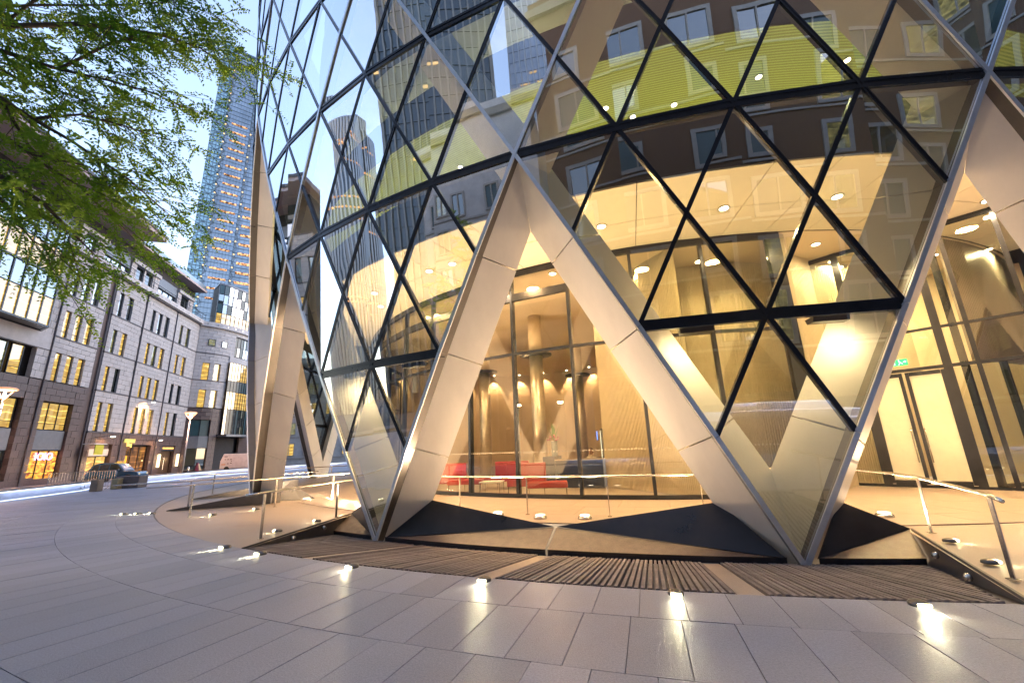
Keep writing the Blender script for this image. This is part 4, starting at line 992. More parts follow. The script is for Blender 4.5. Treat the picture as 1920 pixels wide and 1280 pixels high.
window(11.1, 15.1, .5, 3.6, litwin('bar_window', (.55, .22, .06), (.06, .03, .02), .8, (1.5, 1.5, .8), .15), -.4, 3)
wadd(11.0, 11.9, 1.3, 2.6, -.38, -.33, E('orange_sign', (1, .40, .05), 1.3), 'lit_menu')
text('Slug', .55, wp(11.0, 3.75, .16), WU, ZU, gold, block, .02, 'sign_lettering')
wadd(10.2, 12.0, 3.95, 4.35, .05, .1, M['green'], 'sign_board')
wadd(17.5, 20.3, .45, 3.05, -.45, -.4, P('dark_doorway', (.05, .028, .015), .4), 'doorway'); wadd(17.5, 20.3, 3.1, 3.75, -.3, -.1, M['shadow'], 'fascia')
text('THE UNDERWRITER', .27, wp(19.0, 3.42, -.07), WU, ZU, gold, block, .01, 'sign_lettering')
m = MB(); m.tube([wp(19, .9, -.36), wp(19, 2.3, -.36)], .03, 6); m.build('door_handle', M['steel'], block)
for u, w in ((16.9, 'left of'), (21.05, 'right of')):
    t = thing('wall_lantern', 'tall glowing box lantern %s the dark doorway' % w, 'wall light', tuple(wp(u, 1.3, .1)), 'lanterns beside the doorway')
    m = MB(); m.hexa([wp(u-.13, 1.2, .06), wp(u+.13, 1.2, .06), wp(u+.13, 1.2, .26), wp(u-.13, 1.2, .26), wp(u-.13, 2.7, .06), wp(u+.13, 2.7, .06), wp(u+.13, 2.7, .26), wp(u-.13, 2.7, .26)]); m.build('lantern_glass', E('lantern', (1, .72, .38), 2.6), t)
    m = MB(); m.hexa([wp(u-.15, 2.7, .03), wp(u+.15, 2.7, .03), wp(u+.15, 2.7, .28), wp(u-.15, 2.7, .28), wp(u-.15, 2.76, .03), wp(u+.15, 2.76, .03), wp(u+.15, 2.76, .28), wp(u-.15, 2.76, .28)]); m.build('cap', M['mullion'], t)
    point(wp(u, 2., .7), 25, WARM)
def wall_lamp(u, z, label, pw):
    t = thing('wall_lamp', label, 'wall light', tuple(wp(u, z, .3)))
    m = MB(); m.tube([wp(u-1., z-.05, .02), wp(u-.8, z, .7), wp(u, z+.05, .9)], .03, 6); m.build('arm', M['mullion'], t)
    m = MB(); m.lathe(wp(u, z, .9), [(.22, 0), (.2, .06), (.08, .12)], 14); m.build('shade', M['metalgrey'], t, True)
    m = MB(); m.lathe(wp(u, z-.04, .9), [(.12, 0), (.2, .035)], 14); m.build('bulb', M['lamp'], t)
    spot(wp(u, z-.1, 1.0), (-WN.x*.75, -WN.y*.75, -.85), pw, 120, .9, (1, .48, .16))
wall_lamp(12.5, 8.45, 'curved arm wall lamp casting orange light over pale stone', 650)
wall_lamp(15.2, 4.3, 'small wall lamp on dark granite above the shopfronts', 160)
wall_lamp(7.0, 4.45, 'small wall lamp glowing above the white sign board', 200)
point(wp(1, 2, .9), 40, (1, .5, .25)); point(wp(7, 1.8, 1.), 60, (1, .6, .3)); point(wp(13, 1.8, 1.), 50, (1, .5, .2)); point(wp(19, 1.6, .9), 30, (1, .5, .2))

# curved end of the block
def catmull(pts, n=60):
    out = []; P_ = [Vector((*p, 0)) for p in pts]; P_ = [P_[0]*2-P_[1]]+P_+[P_[-1]*2-P_[-2]]
    for i in range(1, len(P_)-2):
        for k in range(12):
            t = k/12; a, b, c, d = P_[i-1:i+3]; out.append(.5*((2*b)+(c-a)*t+(2*a-5*b+4*c-d)*t*t+(3*b-a-3*c+d)*t**3))
    out.append(P_[-2]); return out
cp = catmull([(-57.3, 13.6), (-56.2, 15.4), (-55.8, 17.5), (-55.8, 19.7), (-56.4, 22.2), (-57.8, 25.4), (-60.5, 29.5), (-64, 33)])
cl = [0]
for i in range(1, len(cp)): cl.append(cl[-1]+(cp[i]-cp[i-1]).length)
def cpt(s, z=0, off=0):
    i = max(0, min(len(cp)-2, next((j for j in range(len(cl)-1) if cl[j+1] >= s), len(cl)-2))); t = (s-cl[i])/(cl[i+1]-cl[i]); d = (cp[i+1]-cp[i]).normalized(); n = Vector((d.y, -d.x, 0))
    return cp[i].lerp(cp[i+1], t)+n*off+Vector((0, 0, z))
wing = thing('curved_wing', 'curved stone corner of the office block with a tall glazed bay and glass drum', 'office building', tuple(cpt(5, .3)))
def cbox(s0, s1, z0, z1, o0, o1, mat, name, parent=None, st=1.3):
    n = max(1, int(math.ceil((s1-s0)/st))); m = MB()
    for i in range(n):
        a, b = s0+(s1-s0)*i/n, s0+(s1-s0)*(i+1)/n
        m.hexa([cpt(a, z0, o0), cpt(b, z0, o0), cpt(b, z0, o1), cpt(a, z0, o1), cpt(a, z1, o0), cpt(b, z1, o0), cpt(b, z1, o1), cpt(a, z1, o1)])
    return m.build(name, mat, parent or wing)
def ccourse(s0, s1, z0, z1, mat, h=.46, off=0):
    nz = max(1, round((z1-z0)/h)); hh = (z1-z0)/nz; m = MB()
    for j in range(nz):
        x = s0-(.5 if j % 2 else 0)
        while x < s1-.02:
            a, b = max(x, s0)+.012, min(x+1.05, s1)-.012
            if b > a+.05:
                o_ = off+rnd.uniform(-.006, .01); zz0, zz1 = z0+j*hh+.012, z0+(j+1)*hh-.012
                m.hexa([cpt(a, zz0, off-.3), cpt(b, zz0, off-.3), cpt(b, zz0, o_), cpt(a, zz0, o_), cpt(a, zz1, off-.3), cpt(b, zz1, off-.3), cpt(b, zz1, o_), cpt(a, zz1, o_)])
            x += 1.05
    o = m.build('masonry', mat, wing); tag(o, kind='stuff')
def cwin(s0, s1, z0, z1, mat, n=1, off=-.3, rows=1):
    f = MB()
    for i in range(n+1):
        a = s0+(s1-s0)*i/n; f.bar(cpt(a, z0, off), cpt(a, z1, off), .07, .12, cpt(a, 0, 1)-cpt(a, 0, 0), .05)
    for j in range(rows+1):
        z = z0+(z1-z0)*j/rows
        for i in range(n): f.bar(cpt(s0+(s1-s0)*i/n, z, off), cpt(s0+(s1-s0)*(i+1)/n, z, off), .07, .1, cpt(s0, 0, 1)-cpt(s0, 0, 0), .045)
    fr = f.build('window', M['mullion'], wing)
    for i in range(n):
        for j in range(rows):
            a, b = s0+(s1-s0)*i/n+.03, s0+(s1-s0)*(i+1)/n-.03; za, zb = z0+(z1-z0)*j/rows+.03, z0+(z1-z0)*(j+1)/rows-.03
            mt = mat if not isinstance(mat, list) else rnd.choice(mat)
            m = MB(); m.prism([cpt(a, za, off), cpt(b, za, off), cpt(b, zb, off), cpt(a, zb, off)], -(cpt(a, 0, .02)-cpt(a, 0, 0))); m.build('pane', mt, fr)
cbox(0, 24, .3, 20.5, -3, -.6, M['shadow'], 'core')
cbox(0, 24, .3, .5, -3, .0, M['granite'], 'base_course')
B0, B1 = 4.3, 9.3
for z0, z1, z2 in ((8.85, 11.3, 12.62), (12.65, 15.1, 16.47)):
    for s0, s1 in ((0, .9), (1.75, 2.35), (3.2, B0), (B1, 10.1), (10.8, 24)): ccourse(s0, s1, z0, z1, M['stone'])
    ccourse(0, B0, z1, z2-.06, M['stone']); ccourse(B1, 24, z1, z2-.06, M['stone']); cbox(0, B0, z2-.06, z2+.06, -.3, .05, M['band'], 'string_course'); cbox(B1, 24, z2-.06, z2+.06, -.3, .05, M['band'], 'string_course')
    for s0 in (.9, 2.35): cwin(s0, s0+.85, z0+.03, z1, M['win_lit'])
    cwin(10.1, 10.8, z0+.03, z1, M['win_mid'])
ccourse(0, 5.0, 16.5, 20.3, M['stone']); ccourse(B1+.2, 24, 16.5, 20.3, M['stone']); ccourse(5., B1+.2, 19.7, 20.3, M['stone'])
cwin(1.2, 2.0, 17.6, 18.5, M['win_mid'], off=.02); cwin(2.9, 3.7, 17.6, 18.5, M['win_mid'], off=.02)
cwin(5.0, B1+.2, 16.7, 19.6, [M['win_sky'], M['tealdark'], M['win_dark']], 7, rows=2)
cwin(B0, B1, 12.9, 15.6, M['win_lit'], 10, .25); cbox(B0, B1, 15.6, 16.5, -.3, .1, M['stone'], 'lintel')
cwin(B0, B1, 11.3, 12.9, M['tealdark'], 10, .3); cwin(B0, B1, 8.8, 11.3, M['win_lit'], 10, .3); cwin(B0, B1, 5.2, 8.8, [M['tealdark'], M['win_dark'], M['tealdark']], 10, .3)
cbox(B0-.2, B1+.2, 4.9, 5.2, -.5, 1.6, M['metalgrey'], 'canopy')
for s0, s1 in ((0, .5), (2.9, 3.9), (8.2, 12.4), (13, 24)): ccourse(s0, s1, .5, 8.75, M['granite'], .55)
ccourse(.5, 2.9, 7.2, 8.75, M['granite'], .55); ccourse(3.9, B0, 5.2, 8.75, M['granite'], .55)
cwin(.5, 2.9, 5., 7.2, [M['tealdark']], 2); cbox(.5, 2.9, 3.4, 5., -.4, -.1, M['metalgrey'], 'spandrel_panel'); cwin(.5, 2.9, .6, 3.4, M['win_dark'], 2)
cwin(3.9, 8.2, .5, 4.85, litwin('entrance_glow', (.55, .48, .08), (.14, .16, .03), .8, (1, 1, .5), .1), 4, -.8, 2)
cbox(0, 24, 20.3, 21.0, -.6, .35, M['stone'], 'cornice')
for i in range(12): m = MB(); m.lathe(cpt(.8+i*1.2, 20.65, .36), [(.08, 0), (.08, .05)], 8, axis=cpt(.8+i*1.2, 0, 1)-cpt(.8+i*1.2, 0, 0)); m.build('stud', M['steel'], wing)
# glass drum over the corner
cwin(1.6, 9.8, 21.0, 22.6, M['win_lit'], 12, .0); cwin(1.6, 9.8, 22.6, 27.0, [M['tealdark'], M['tealglass'], M['win_sky']], 12, .0, 3)
cbox(1.6, 9.8, 21, 26.9, -3, -.3, M['shadow'], 'core'); cbox(1.5, 9.9, 27.0, 27.25, -3, .1, M['metalgrey'], 'roof_edge')
cbox(9.9, 24, 21, 23.8, -3, -1.0, M['stone'], 'upper_wall'); cbox(9.9, 24, 24.2, 25.4, -3, -.6, M['roofmetal'], 'roof_edge')
for s0 in (11, 14): cwin(s0, s0+1.4, 21.2, 23.2, M['win_dark'], 2, -.9)
m = MB(); m.tube([cpt(s, 21.9, .25) for s in np.arange(0, 20, 1)], .03, 6); [m.tube([cpt(s, 21, .25), cpt(s, 21.9, .25)], .02, 6) for s in np.arange(0, 20, 1)]; m.build('balcony_rail', M['mullion'], wing)

# pavement and kerb by the block
m = MB()
m.hexa([wp(-40, .28, 0), wp(23, .28, 0), wp(23, .28, 3.4), wp(-40, .28, 3.4), wp(-40, .42, 0), wp(23, .42, 0), wp(23, .42, 3.4), wp(-40, .42, 3.4)]); m.poly([cpt(0, .42, 0), cpt(0, .42, 4), cpt(6, .42, 4), cpt(12, .42, 3), cpt(24, .42, 3), cpt(24, .42, 0), cpt(12, .42, 0), cpt(6, .42, 0)])
M['pave'] = P('pavement_slabs', (.22, .19, .18), .6, var=.2); o = m.build('pavement', M['pave']); tag(o, 'paved footway along the shops', kind='structure')

# ------------------------------------------------------------------ glowing plaza walls
def ledwall(label, pts, h=.50, th=.5):
    t = thing('light_wall', label, 'low wall', (*pts[0], FZ)); P_ = [Vector((*p, 0)) for p in pts]
    body, cap, led, led2 = MB(), MB(), MB(), MB()
    Z = Vector((0, 0, 1))
    nrm = []
    for i, p in enumerate(P_):
        d = (P_[min(i+1, len(P_)-1)]-P_[max(i-1, 0)]).normalized(); n = Vector((d.y, -d.x, 0)); n = n if n.dot(-p) > 0 else -n; nrm.append(n)
    for i in range(len(P_)-1):
        a, b, na, nb = P_[i], P_[i+1], nrm[i], nrm[i+1]
        q = lambda o0, o1, z0, z1: [a+na*o0+Z*z0, b+nb*o0+Z*z0, b+nb*o1+Z*z0, a+na*o1+Z*z0, a+na*o0+Z*z1, b+nb*o0+Z*z1, b+nb*o1+Z*z1, a+na*o1+Z*z1]
        body.hexa(q(-th, 0, FZ-.1, FZ+h-.06)); cap.hexa(q(-th-.02, .09, FZ+h-.06, FZ+h)); led.hexa(q(.015, .05, FZ+h-.105, FZ+h-.065)); led2.hexa(q(.005, .04, FZ+.004, FZ+.03))
        c = (a+b)/2+(na+nb)/2*.25+Z*(FZ+h*.7); L = (b-a).length
        area(c, L, L*2.6, (.62, .72, 1), (-na).xyz-Z*.4, .08)
    body.build('body', P('wall_blue_grey', (.22, .25, .32), .45), t); cap.build('cap', M['blackstone'], t); led.build('led_strip', M['led'], t); led2.build('led_strip', M['led'], t); return t
ledwall('low wall with glowing blue white strip at the far left of the plaza', [(-24, -25), (-28.5, -21.5), (-31.24, -17.25), (-34.2, -12.1), (-35.8, -10.4)])
ledwall('long low wall with glowing strip running behind the concrete block', [(-37.2, -7.2), (-38.3, -3), (-39.3, 2), (-39.6, 7.1), (-39, 13), (-37, 19), (-33, 26)])
ledwall('curved low wall with glowing strip behind the camera across the plaza', [tuple(pl(a, 41.)[:2]) for a in range(-26, 62, 8)])

# ------------------------------------------------------------------ street lamps
def street_lamp(loc, label):
    t = thing('street_lamp', label, 'street lamp', loc); x, y, z = loc; H = 7.1
    m = MB(); m.tube([(x, y, z), (x, y, H-.75)], .10, 12, r2=.06); m.build('pole', P('pale_pole', (.5, .46, .44), .5), t, True)
    orange = E('lamp_glow', (1, .52, .2), 4.5)
    m = MB()
    for k in range(4):
        a = k*math.pi/2+.4; m.tube([(x, y, H-.75), (x+.55*math.cos(a), y+.55*math.sin(a), H-.05), (x+.45*math.cos(a), y+.45*math.sin(a), H+.08)], .035, 6)
    m.lathe((x, y, H+.02), [(.60, 0), (.62, .05), (.5, .14), (.1, .2)], 24); m.build('lamp_head', P('lamp_frame', (.6, .4, .3), .4, emit=(1, .4, .15), estr=.5), t)
    m = MB(); m.lathe((x, y, H-.03), [(.50, 0), (.52, .04)], 24); m.build('lens', orange, t)
    m = MB(); m.tube([(x, y, H-.6), (x, y, H-.05)], .07, 10); m.build('bulb', E('lamp_bulb', (1, .8, .55), 9), t)
    spot((x, y, H-.1), (0, 0, -1), 3800, 165, .6, (1, .56, .36), .2); point((x, y, H-.3), 60, (1, .6, .3), .2)
street_lamp((-43.05, -11.9, .3), 'street lamp with orange cone head at the left edge before the shops')
street_lamp((-48.9, 6.9, .3), 'farther street lamp with orange cone head beyond the long glowing wall')

# ------------------------------------------------------------------ taxi
M['taxi'] = P('taxi_blue_black', (.02, .07, .13), .18, coat=1, var=.05); M['carglass'] = P('car_glass', (.02, .03, .035), .05, coat=.5); M['chrome'] = P('chrome', (.7, .7, .7), .12, metal=1)
def profile_body(mb, prof, w0, w1, mi=0):   # prof: list of (x,z,halfwidth)
    n = len(prof); L = [(x, -hw, z) for x, z, hw in prof]; Rr = [(x, hw, z) for x, z, hw in prof]
    mb.add(L+Rr, [tuple(range(n))[::-1], tuple(range(n, 2*n))]+[(i, (i+1) % n, n+(i+1) % n, n+i) for i in range(n)], mi)
def localobj(m, name, mat, t, smooth=False, bevel=0):
    o = m.build(name, mat, None, smooth, bevel=bevel); o.parent = t; return o
taxi = thing('taxi', 'dark blue black cab parked by the shops behind the barriers', 'taxi', (-44.9, -2.5, .32))
m = MB(); profile_body(m, [(-2.2, .35, .82), (2.15, .30, .82), (2.25, .62, .78), (2.1, .86, .76), (.95, 1.0, .83), (-1.9, 1.02, .83), (-2.25, .85, .80), (-2.3, .5, .8)], 0, 0); localobj(m, 'body', M['taxi'], taxi, bevel=.07)
m = MB(); profile_body(m, [(1.0, .98, .80), (.35, 1.62, .66), (-.2, 1.74, .64), (-1.2, 1.74, .64), (-1.75, 1.6, .66), (-2.1, 1.0, .78)], 0, 0); localobj(m, 'cabin', M['taxi'], taxi, bevel=.05)
for s in (-1, 1):
    for (xa, xb, xc, xd) in ((.78, .26, -.28, -.28), (-.36, -.36, -1.12, -1.12), (-1.2, -1.2, -1.58, -1.86)):
        m = MB(); f = lambda x, z, hw: Vector((x, s*(hw+.012), z)); m.prism([f(xa, 1.06, .785), f(xb, 1.56, .675), f(xc, 1.60, .668), f(xd, 1.06, .785)] if xa != -.36 or 1 else [], (0, s*.008, 0)); localobj(m, 'side_window', M['carglass'], taxi)
    m = MB(); m.box((.6, s*.95, 1.1), (.1, .16, .14)); localobj(m, 'mirror', M['taxi'], taxi, bevel=.02)
    for xx in (-1.4, 1.42):
        wm = MB(); wm.lathe((xx, s*.66, .33), [(.33, 0), (.33, .18), (.30, .2)], 24, axis=(0, s, 0)); w_ = localobj(wm, 'wheel', M['rubber'], taxi)
        rm = MB(); rm.lathe((xx, s*.865, .33), [(.20, 0), (.19, .02), (.05, .03)], 18, axis=(0, s, 0)); rr = rm.build('rim', M['chrome']); rr.parent = w_
    m = MB(); m.box((-2.29, s*.62, .72), (.05, .16, .3)); localobj(m, 'tail_light', E('tail', (1, .05, .02), 1.2), taxi)
    m = MB(); m.lathe((2.2, s*.6, .68), [(.11, 0), (.1, .04)], 14, axis=(1, 0, 0)); localobj(m, 'headlight', E('head', (1, .85, .6), .5), taxi)
m = MB(); m.prism([(.97, -.7, 1.03), (.97, .7, 1.03), (.40, .6, 1.57), (.40, -.6, 1.57)], (.02, 0, .012)); localobj(m, 'windscreen', M['carglass'], taxi)
m = MB(); m.prism([(-2.10, -.68, 1.05), (-2.10, .68, 1.05), (-1.80, .58, 1.55), (-1.80, -.58, 1.55)], (-.02, 0, .012)); localobj(m, 'rear_window', M['carglass'], taxi)
m = MB(); m.box((-.0, 0, 1.79), (.2, .5, .12)); localobj(m, 'roof_sign', E('taxi_sign', (1, .5, .1), .8), taxi, bevel=.02)
m = MB(); m.box((-2.33, 0, .42), (.1, 1.6, .12)); localobj(m, 'bumper', M['chrome'], taxi, bevel=.02)
taxi.rotation_euler = (0, 0, R(24)); taxi.scale = (.88, .92, .94)
# van
van = thing('delivery_van', 'white van with dark dotted lettering seen beyond the glowing wall', 'van', (-48.2, 14.2, .3))
M['vanw'] = P('van_white', (.62, .58, .60), .3, coat=.5)
m = MB(); profile_body(m, [(-2.2, .35, .95), (3.0, .35, .95), (3.05, 1.2, .95), (2.2, 2.15, .86), (-1.9, 2.2, .86), (-2.2, 1.3, .93)], 0, 0); localobj(m, 'body', M['vanw'], van, bevel=.08)
m = MB(); m.prism([(-2.215, -.62, 1.35), (-2.215, .62, 1.35), (-2.0, .6, 1.98), (-2.0, -.6, 1.98)], (-.02, 0, 0)); localobj(m, 'rear_window', M['carglass'], van)
for s in (-1, 1):
    for xx in (-1.3, 2.0):
        wm = MB(); wm.lathe((xx, s*.8, .33), [(.33, 0), (.33, .17), (.3, .19)], 20, axis=(0, s, 0)); localobj(wm, 'wheel', M['rubber'], van)
dk = P('van_marks', (.08, .03, .03), .5); og = P('van_orange', (.6, .25, .03), .5)
m = MB()
for (x, z, w) in ((-1.55, 1.85, .38), (-1.6, 1.5, .16), (-1.25, 1.5, .2), (-.9, 1.5, .2), (-1.2, 1.0, .16), (-.85, 1.05, .2), (-.82, 1.28, .1)): m.box((x, -.935+(-.0 if z < 1.3 else .04), z), (w, .05, .09))
localobj(m, 'dark_markings', dk, van)
m = MB(); m.box((-1.75, -.955, .9), (.5, .03, .1)); localobj(m, 'orange_marking', og, van)
van.rotation_euler = (0, 0, R(14))

# barriers and blocks
def barrier(loc, rot, label):
    t = thing('crowd_barrier', label, 'barrier', loc, 'steel crowd barriers by the gap')
    m = MB(); m.tube([(-1.1, 0, .18), (-1.1, 0, 1.0), (-1.02, 0, 1.1), (1.02, 0, 1.1), (1.1, 0, 1.0), (1.1, 0, .18), (-1.1, 0, .18)], .02, 8); localobj(m, 'frame', M['steel'], t, True)
    for i in range(13): m = MB(); m.tube([(-1.0+i*2.0/12, 0, .18), (-1.0+i*2.0/12, 0, 1.09)], .009, 6); localobj(m, 'bar', M['steel'], t)
    for s in (-1, 1): m = MB(); m.tube([(s*.8, -.3, 0), (s*.8, 0, .2), (s*.8, .3, 0)], .015, 6); localobj(m, 'foot', M['steel'], t)
    t.rotation_euler = (0, 0, rot)
barrier((-35.0, -12.4, FZ), R(14), 'steel crowd barrier standing further left before the pink lit shop')
barrier((-34.3, -11.2, FZ), R(10), 'steel crowd barrier overlapping the rear of the dark cab')
t = thing('concrete_block', 'wide grey brown concrete block at the end of the long glowing wall', 'block', (-32.6, -10.5, FZ))
m = MB(); m.rbox((-32.65, -10.45, FZ+.36), (1.35, .8, .72), R(18)); m.build('body', P('block_grey', (.16, .135, .13), .7), t, bevel=.03)
t = thing('litter_bin', 'narrow yellowish stone bin beside the wide concrete block', 'bin', (-32.7, -11.4, FZ))
m = MB(); m.rbox((-32.65, -11.3, FZ+.32), (.38, .42, .62), R(18)); m.build('body', P('bin_stone', (.35, .30, .17), .6), t, bevel=.03)
t = thing('litter_bin', 'brown tapered bin standing in front of the second barrier', 'bin', (-32.2, -12.4, FZ))
m = MB(); m.rbox((-32.1, -12.75, FZ+.34), (.42, .42, .66), R(18)); m.build('body', P('bin_brown', (.22, .17, .12), .6), t, bevel=.03)
t = thing('a_board', 'purple and cream A board standing on the pavement by the granite corner', 'sign', tuple(wp(23.5, .4, 1.6)))
m = MB(); m.hexa([wp(23, .42, 1.4), wp(24.1, .42, 1.4), wp(24.1, .42, 1.9), wp(23, .42, 1.9), wp(23.1, 1.5, 1.6), wp(24, 1.5, 1.6), wp(24, 1.5, 1.66), wp(23.1, 1.5, 1.66)]); m.build('board', P('aboard', (.20, .03, .10), .5), t)
m = MB(); m.poly([wp(23.1, .5, 1.93), wp(24., .5, 1.93), wp(23.95, 1.35, 1.73), wp(23.15, 1.35, 1.73)]); m.build('poster', P('aboard_poster', (.6, .45, .28), .5), t)
for i, (x, y, w) in enumerate(((-43.0, 2.4, 'right of the cab'), (-43.8, 15.0, 'in front of the white van'))):
    t = thing('bollard', 'slim dark bollard %s' % w, 'bollard', (x, y, .3)); m = MB(); m.lathe((x, y, .3), [(.09, 0), (.08, .95), (.05, 1.0)], 12); m.build('post', M['steel'] if i == 0 else M['mullion'], t, True)
t = thing('potted_shrub', 'dark green shrub behind the white van', 'shrub', tuple(cpt(12, .4, 1.8)))
c = cpt(12.5, 2.6, 2.2); m = MB()
for i in range(900):
    v = Vector((rnd.gauss(0, 1), rnd.gauss(0, 1), rnd.gauss(0, 1))).normalized()*rnd.uniform(.6, 1); p = c+Vector((v.x*1.6, v.y*1.6, v.z*1.7)); a = Vector((rnd.gauss(0, 1), rnd.gauss(0, 1), rnd.gauss(0, 1))).normalized()*.12; b2 = a.orthogonal().normalized()*.07
    m.poly([p-a, p+b2, p+a, p-b2])
M['shrub'] = P('shrub_leaf', (.03, .07, .04), .6, var=.4, nscale=2); o = m.build('foliage', M['shrub'], t); tag(o, kind='stuff')

# ------------------------------------------------------------------ far skyscraper
sk = thing('skyscraper', 'very tall blue glass skyscraper with lit floors and a roof mast', 'skyscraper', (-225, 170, 0))
bd = Vector((-.77, .64, 0))*34
M['bluegl'] = P('blue_curtain_glass', (.25, .30, .36), .2, metal=.5, var=.25, nscale=.08)
M['cyangl'] = P('cyan_lattice_glass', (.28, .42, .48), .2, metal=.5, var=.2, nscale=.2)
M['lattice'] = P('dark_lattice', (.07, .11, .15), .5)
def skbox(a, b, z0, z1, off, mat, name):
    a, b = Vector((*a, 0)), Vector((*b, 0)); m = MB(); o_ = -bd.normalized()*off; Z = Vector((0, 0, 1))
    m.hexa([a+o_+Z*z0, b+o_+Z*z0, b+bd+Z*z0, a+bd+Z*z0, a+o_+Z*z1, b+o_+Z*z1, b+bd+Z*z1, a+bd+Z*z1]); return m.build(name, mat, sk)
L_, e1, e2, R_ = (-237.8, 154.1), (-233.1, 159.7), (-224.2, 169.9), (-208, 186)
skbox(L_, e1, 0, 285, 0, M['cyangl'], 'lift_shaft'); skbox(e1, e2, 0, 279, 1.5, M['bluegl'], 'tower_body'); skbox(e2, R_, 0, 284, 0, M['bluegl'], 'tower_body')
skbox((-231, 162), (-222, 172), 279, 284, 0, M['lattice'], 'plant_room')
def lerp2(a, b, t): return (a[0]+(b[0]-a[0])*t, a[1]+(b[1]-a[1])*t)
Zv = Vector((0, 0, 1)); on = -bd.normalized()
m = MB()
def sp(a, b, t, z, off): return Vector((*lerp2(a, b, t), z))+on*off
for i in range(85):
    z = 4+i*3.3
    m.bar(sp(L_, e1, 0, z, .2), sp(L_, e1, 1, z, .2), .35, .3, on); m.bar(sp(e1, e2, 0, z, 1.7), sp(e1, e2, 1, z, 1.7), .22, .2, on); m.bar(sp(e2, R_, 0, z, .2), sp(e2, R_, 1, z, .2), .3, .2, on)
for t_ in np.linspace(0, 1, 5): m.bar(sp(L_, e1, t_, 0, .2), sp(L_, e1, t_, 284, .2), .3, .3, on)
for t_ in np.linspace(0, 1, 9): m.bar(sp(e1, e2, t_, 0, 1.7), sp(e1, e2, t_, 278, 1.7), .14, .2, on)
for t_ in np.linspace(0, 1, 9): m.bar(sp(e2, R_, t_, 0, .2), sp(e2, R_, t_, 283, .2), .14, .2, on)
for i in range(42):
    z = 4+i*6.6
    m.bar(sp(L_, e1, 0, z, .3), sp(L_, e1, 1, z+6.6, .3), .18, .2, on); m.bar(sp(L_, e1, 1, z, .3), sp(L_, e1, 0, z+6.6, .3), .18, .2, on)
    for A_, tt in ((e1, 0), (e2, 1)):
        m.bar(sp(e1, e2, tt+(-.0 if tt else -.05), z, 2.2), sp(e1, e2, tt+(.12 if tt else .1), z+3.3, 2.2), .35, .4, on); m.bar(sp(e1, e2, tt+(.12 if tt else .1), z+3.3, 2.2), sp(e1, e2, tt+(0 if tt else -.05), z+6.6, 2.2), .35, .4, on)
o = m.build('facade_grid', M['lattice'], sk); tag(o, kind='stuff')
M['rowlight'] = None
mm_, t_, o_ = new_mat('floor_lights'); tc = t_.nodes.new('ShaderNodeTexCoord'); nz = t_.nodes.new('ShaderNodeTexNoise'); nz.inputs['Scale'].default_value = .9; nz.inputs['Detail'].default_value = 3; t_.links.new(tc.outputs['Object'], nz.inputs['Vector'])
mr = t_.nodes.new('ShaderNodeMapRange'); mr.inputs[1].default_value = .42; mr.inputs[2].default_value = .62; mr.inputs[3].default_value = .1*K; mr.inputs[4].default_value = 1.7*K; t_.links.new(nz.outputs[0], mr.inputs[0]); em = t_.nodes.new('ShaderNodeEmission'); em.inputs[0].default_value = (1, .48, .22, 1); t_.links.new(mr.outputs[0], em.inputs[1]); t_.links.new(em.outputs[0], o_.inputs[0]); M['rowlight'] = mm_
for i in range(20):
    z = 96+i*6.6
    a0, a1 = (.22, .88) if z < 225 else (.35, .7)
    m = MB(); m.bar(sp(e1, e2, a0, z, 1.9), sp(e1, e2, a1, z, 1.9), 1.1, .1, on); m.build('lit_floor', M['rowlight'], sk)
    if z < 165: m = MB(); m.bar(sp(e2, R_, .12, z, .4), sp(e2, R_, .8, z, .4), 1.5, .1, on); m.build('lit_floor', M['rowlight'], sk)
m = MB()
for i in range(30):
    z = 90+i*6.4+rnd.uniform(-1, 1); m.box(sp(e1, e2, -.02, z, 2.6), (.6, .6, .5))
for i in range(14): m.box(sp(e1, e2, 1.05, 100+i*9, 2.6), (.6, .6, .6))
o = m.build('corner_lights', E('corner_light', (1, .62, .3), 1.6), sk); tag(o, kind='stuff')
m = MB(); m.tube([(-222, 172, 283), (-222, 172, 325)], .9, 8, r2=.2); m.build('mast', M['lattice'], sk)

# ------------------------------------------------------------------ buildings across the plaza that the glass mirrors
mB, tB, oB = new_mat('brick'); bB = tB.nodes.new('ShaderNodeBsdfPrincipled'); tB.links.new(bB.outputs[0], oB.inputs[0]); bB.inputs['Roughness'].default_value = .85
tc = tB.nodes.new('ShaderNodeTexCoord'); mp = tB.nodes.new('ShaderNodeMapping'); mp.inputs['Rotation'].default_value = (R(90), 0, 0); mp.inputs['Scale'].default_value = (3, 3, 3); br = tB.nodes.new('ShaderNodeTexBrick'); br.inputs['Color1'].default_value = (.15, .075, .04, 1); br.inputs['Color2'].default_value = (.10, .05, .03, 1); br.inputs['Mortar'].default_value = (.16, .13, .10, 1); br.inputs['Mortar Size'].default_value = .015
tB.links.new(tc.outputs['Object'], mp.inputs[0]); tB.links.new(mp.outputs[0], br.inputs[0]); tB.links.new(br.outputs[0], bB.inputs['Base Color'])
M['brick'] = mB; M['trim'] = P('white_stone_trim', (.30, .285, .27), .6)
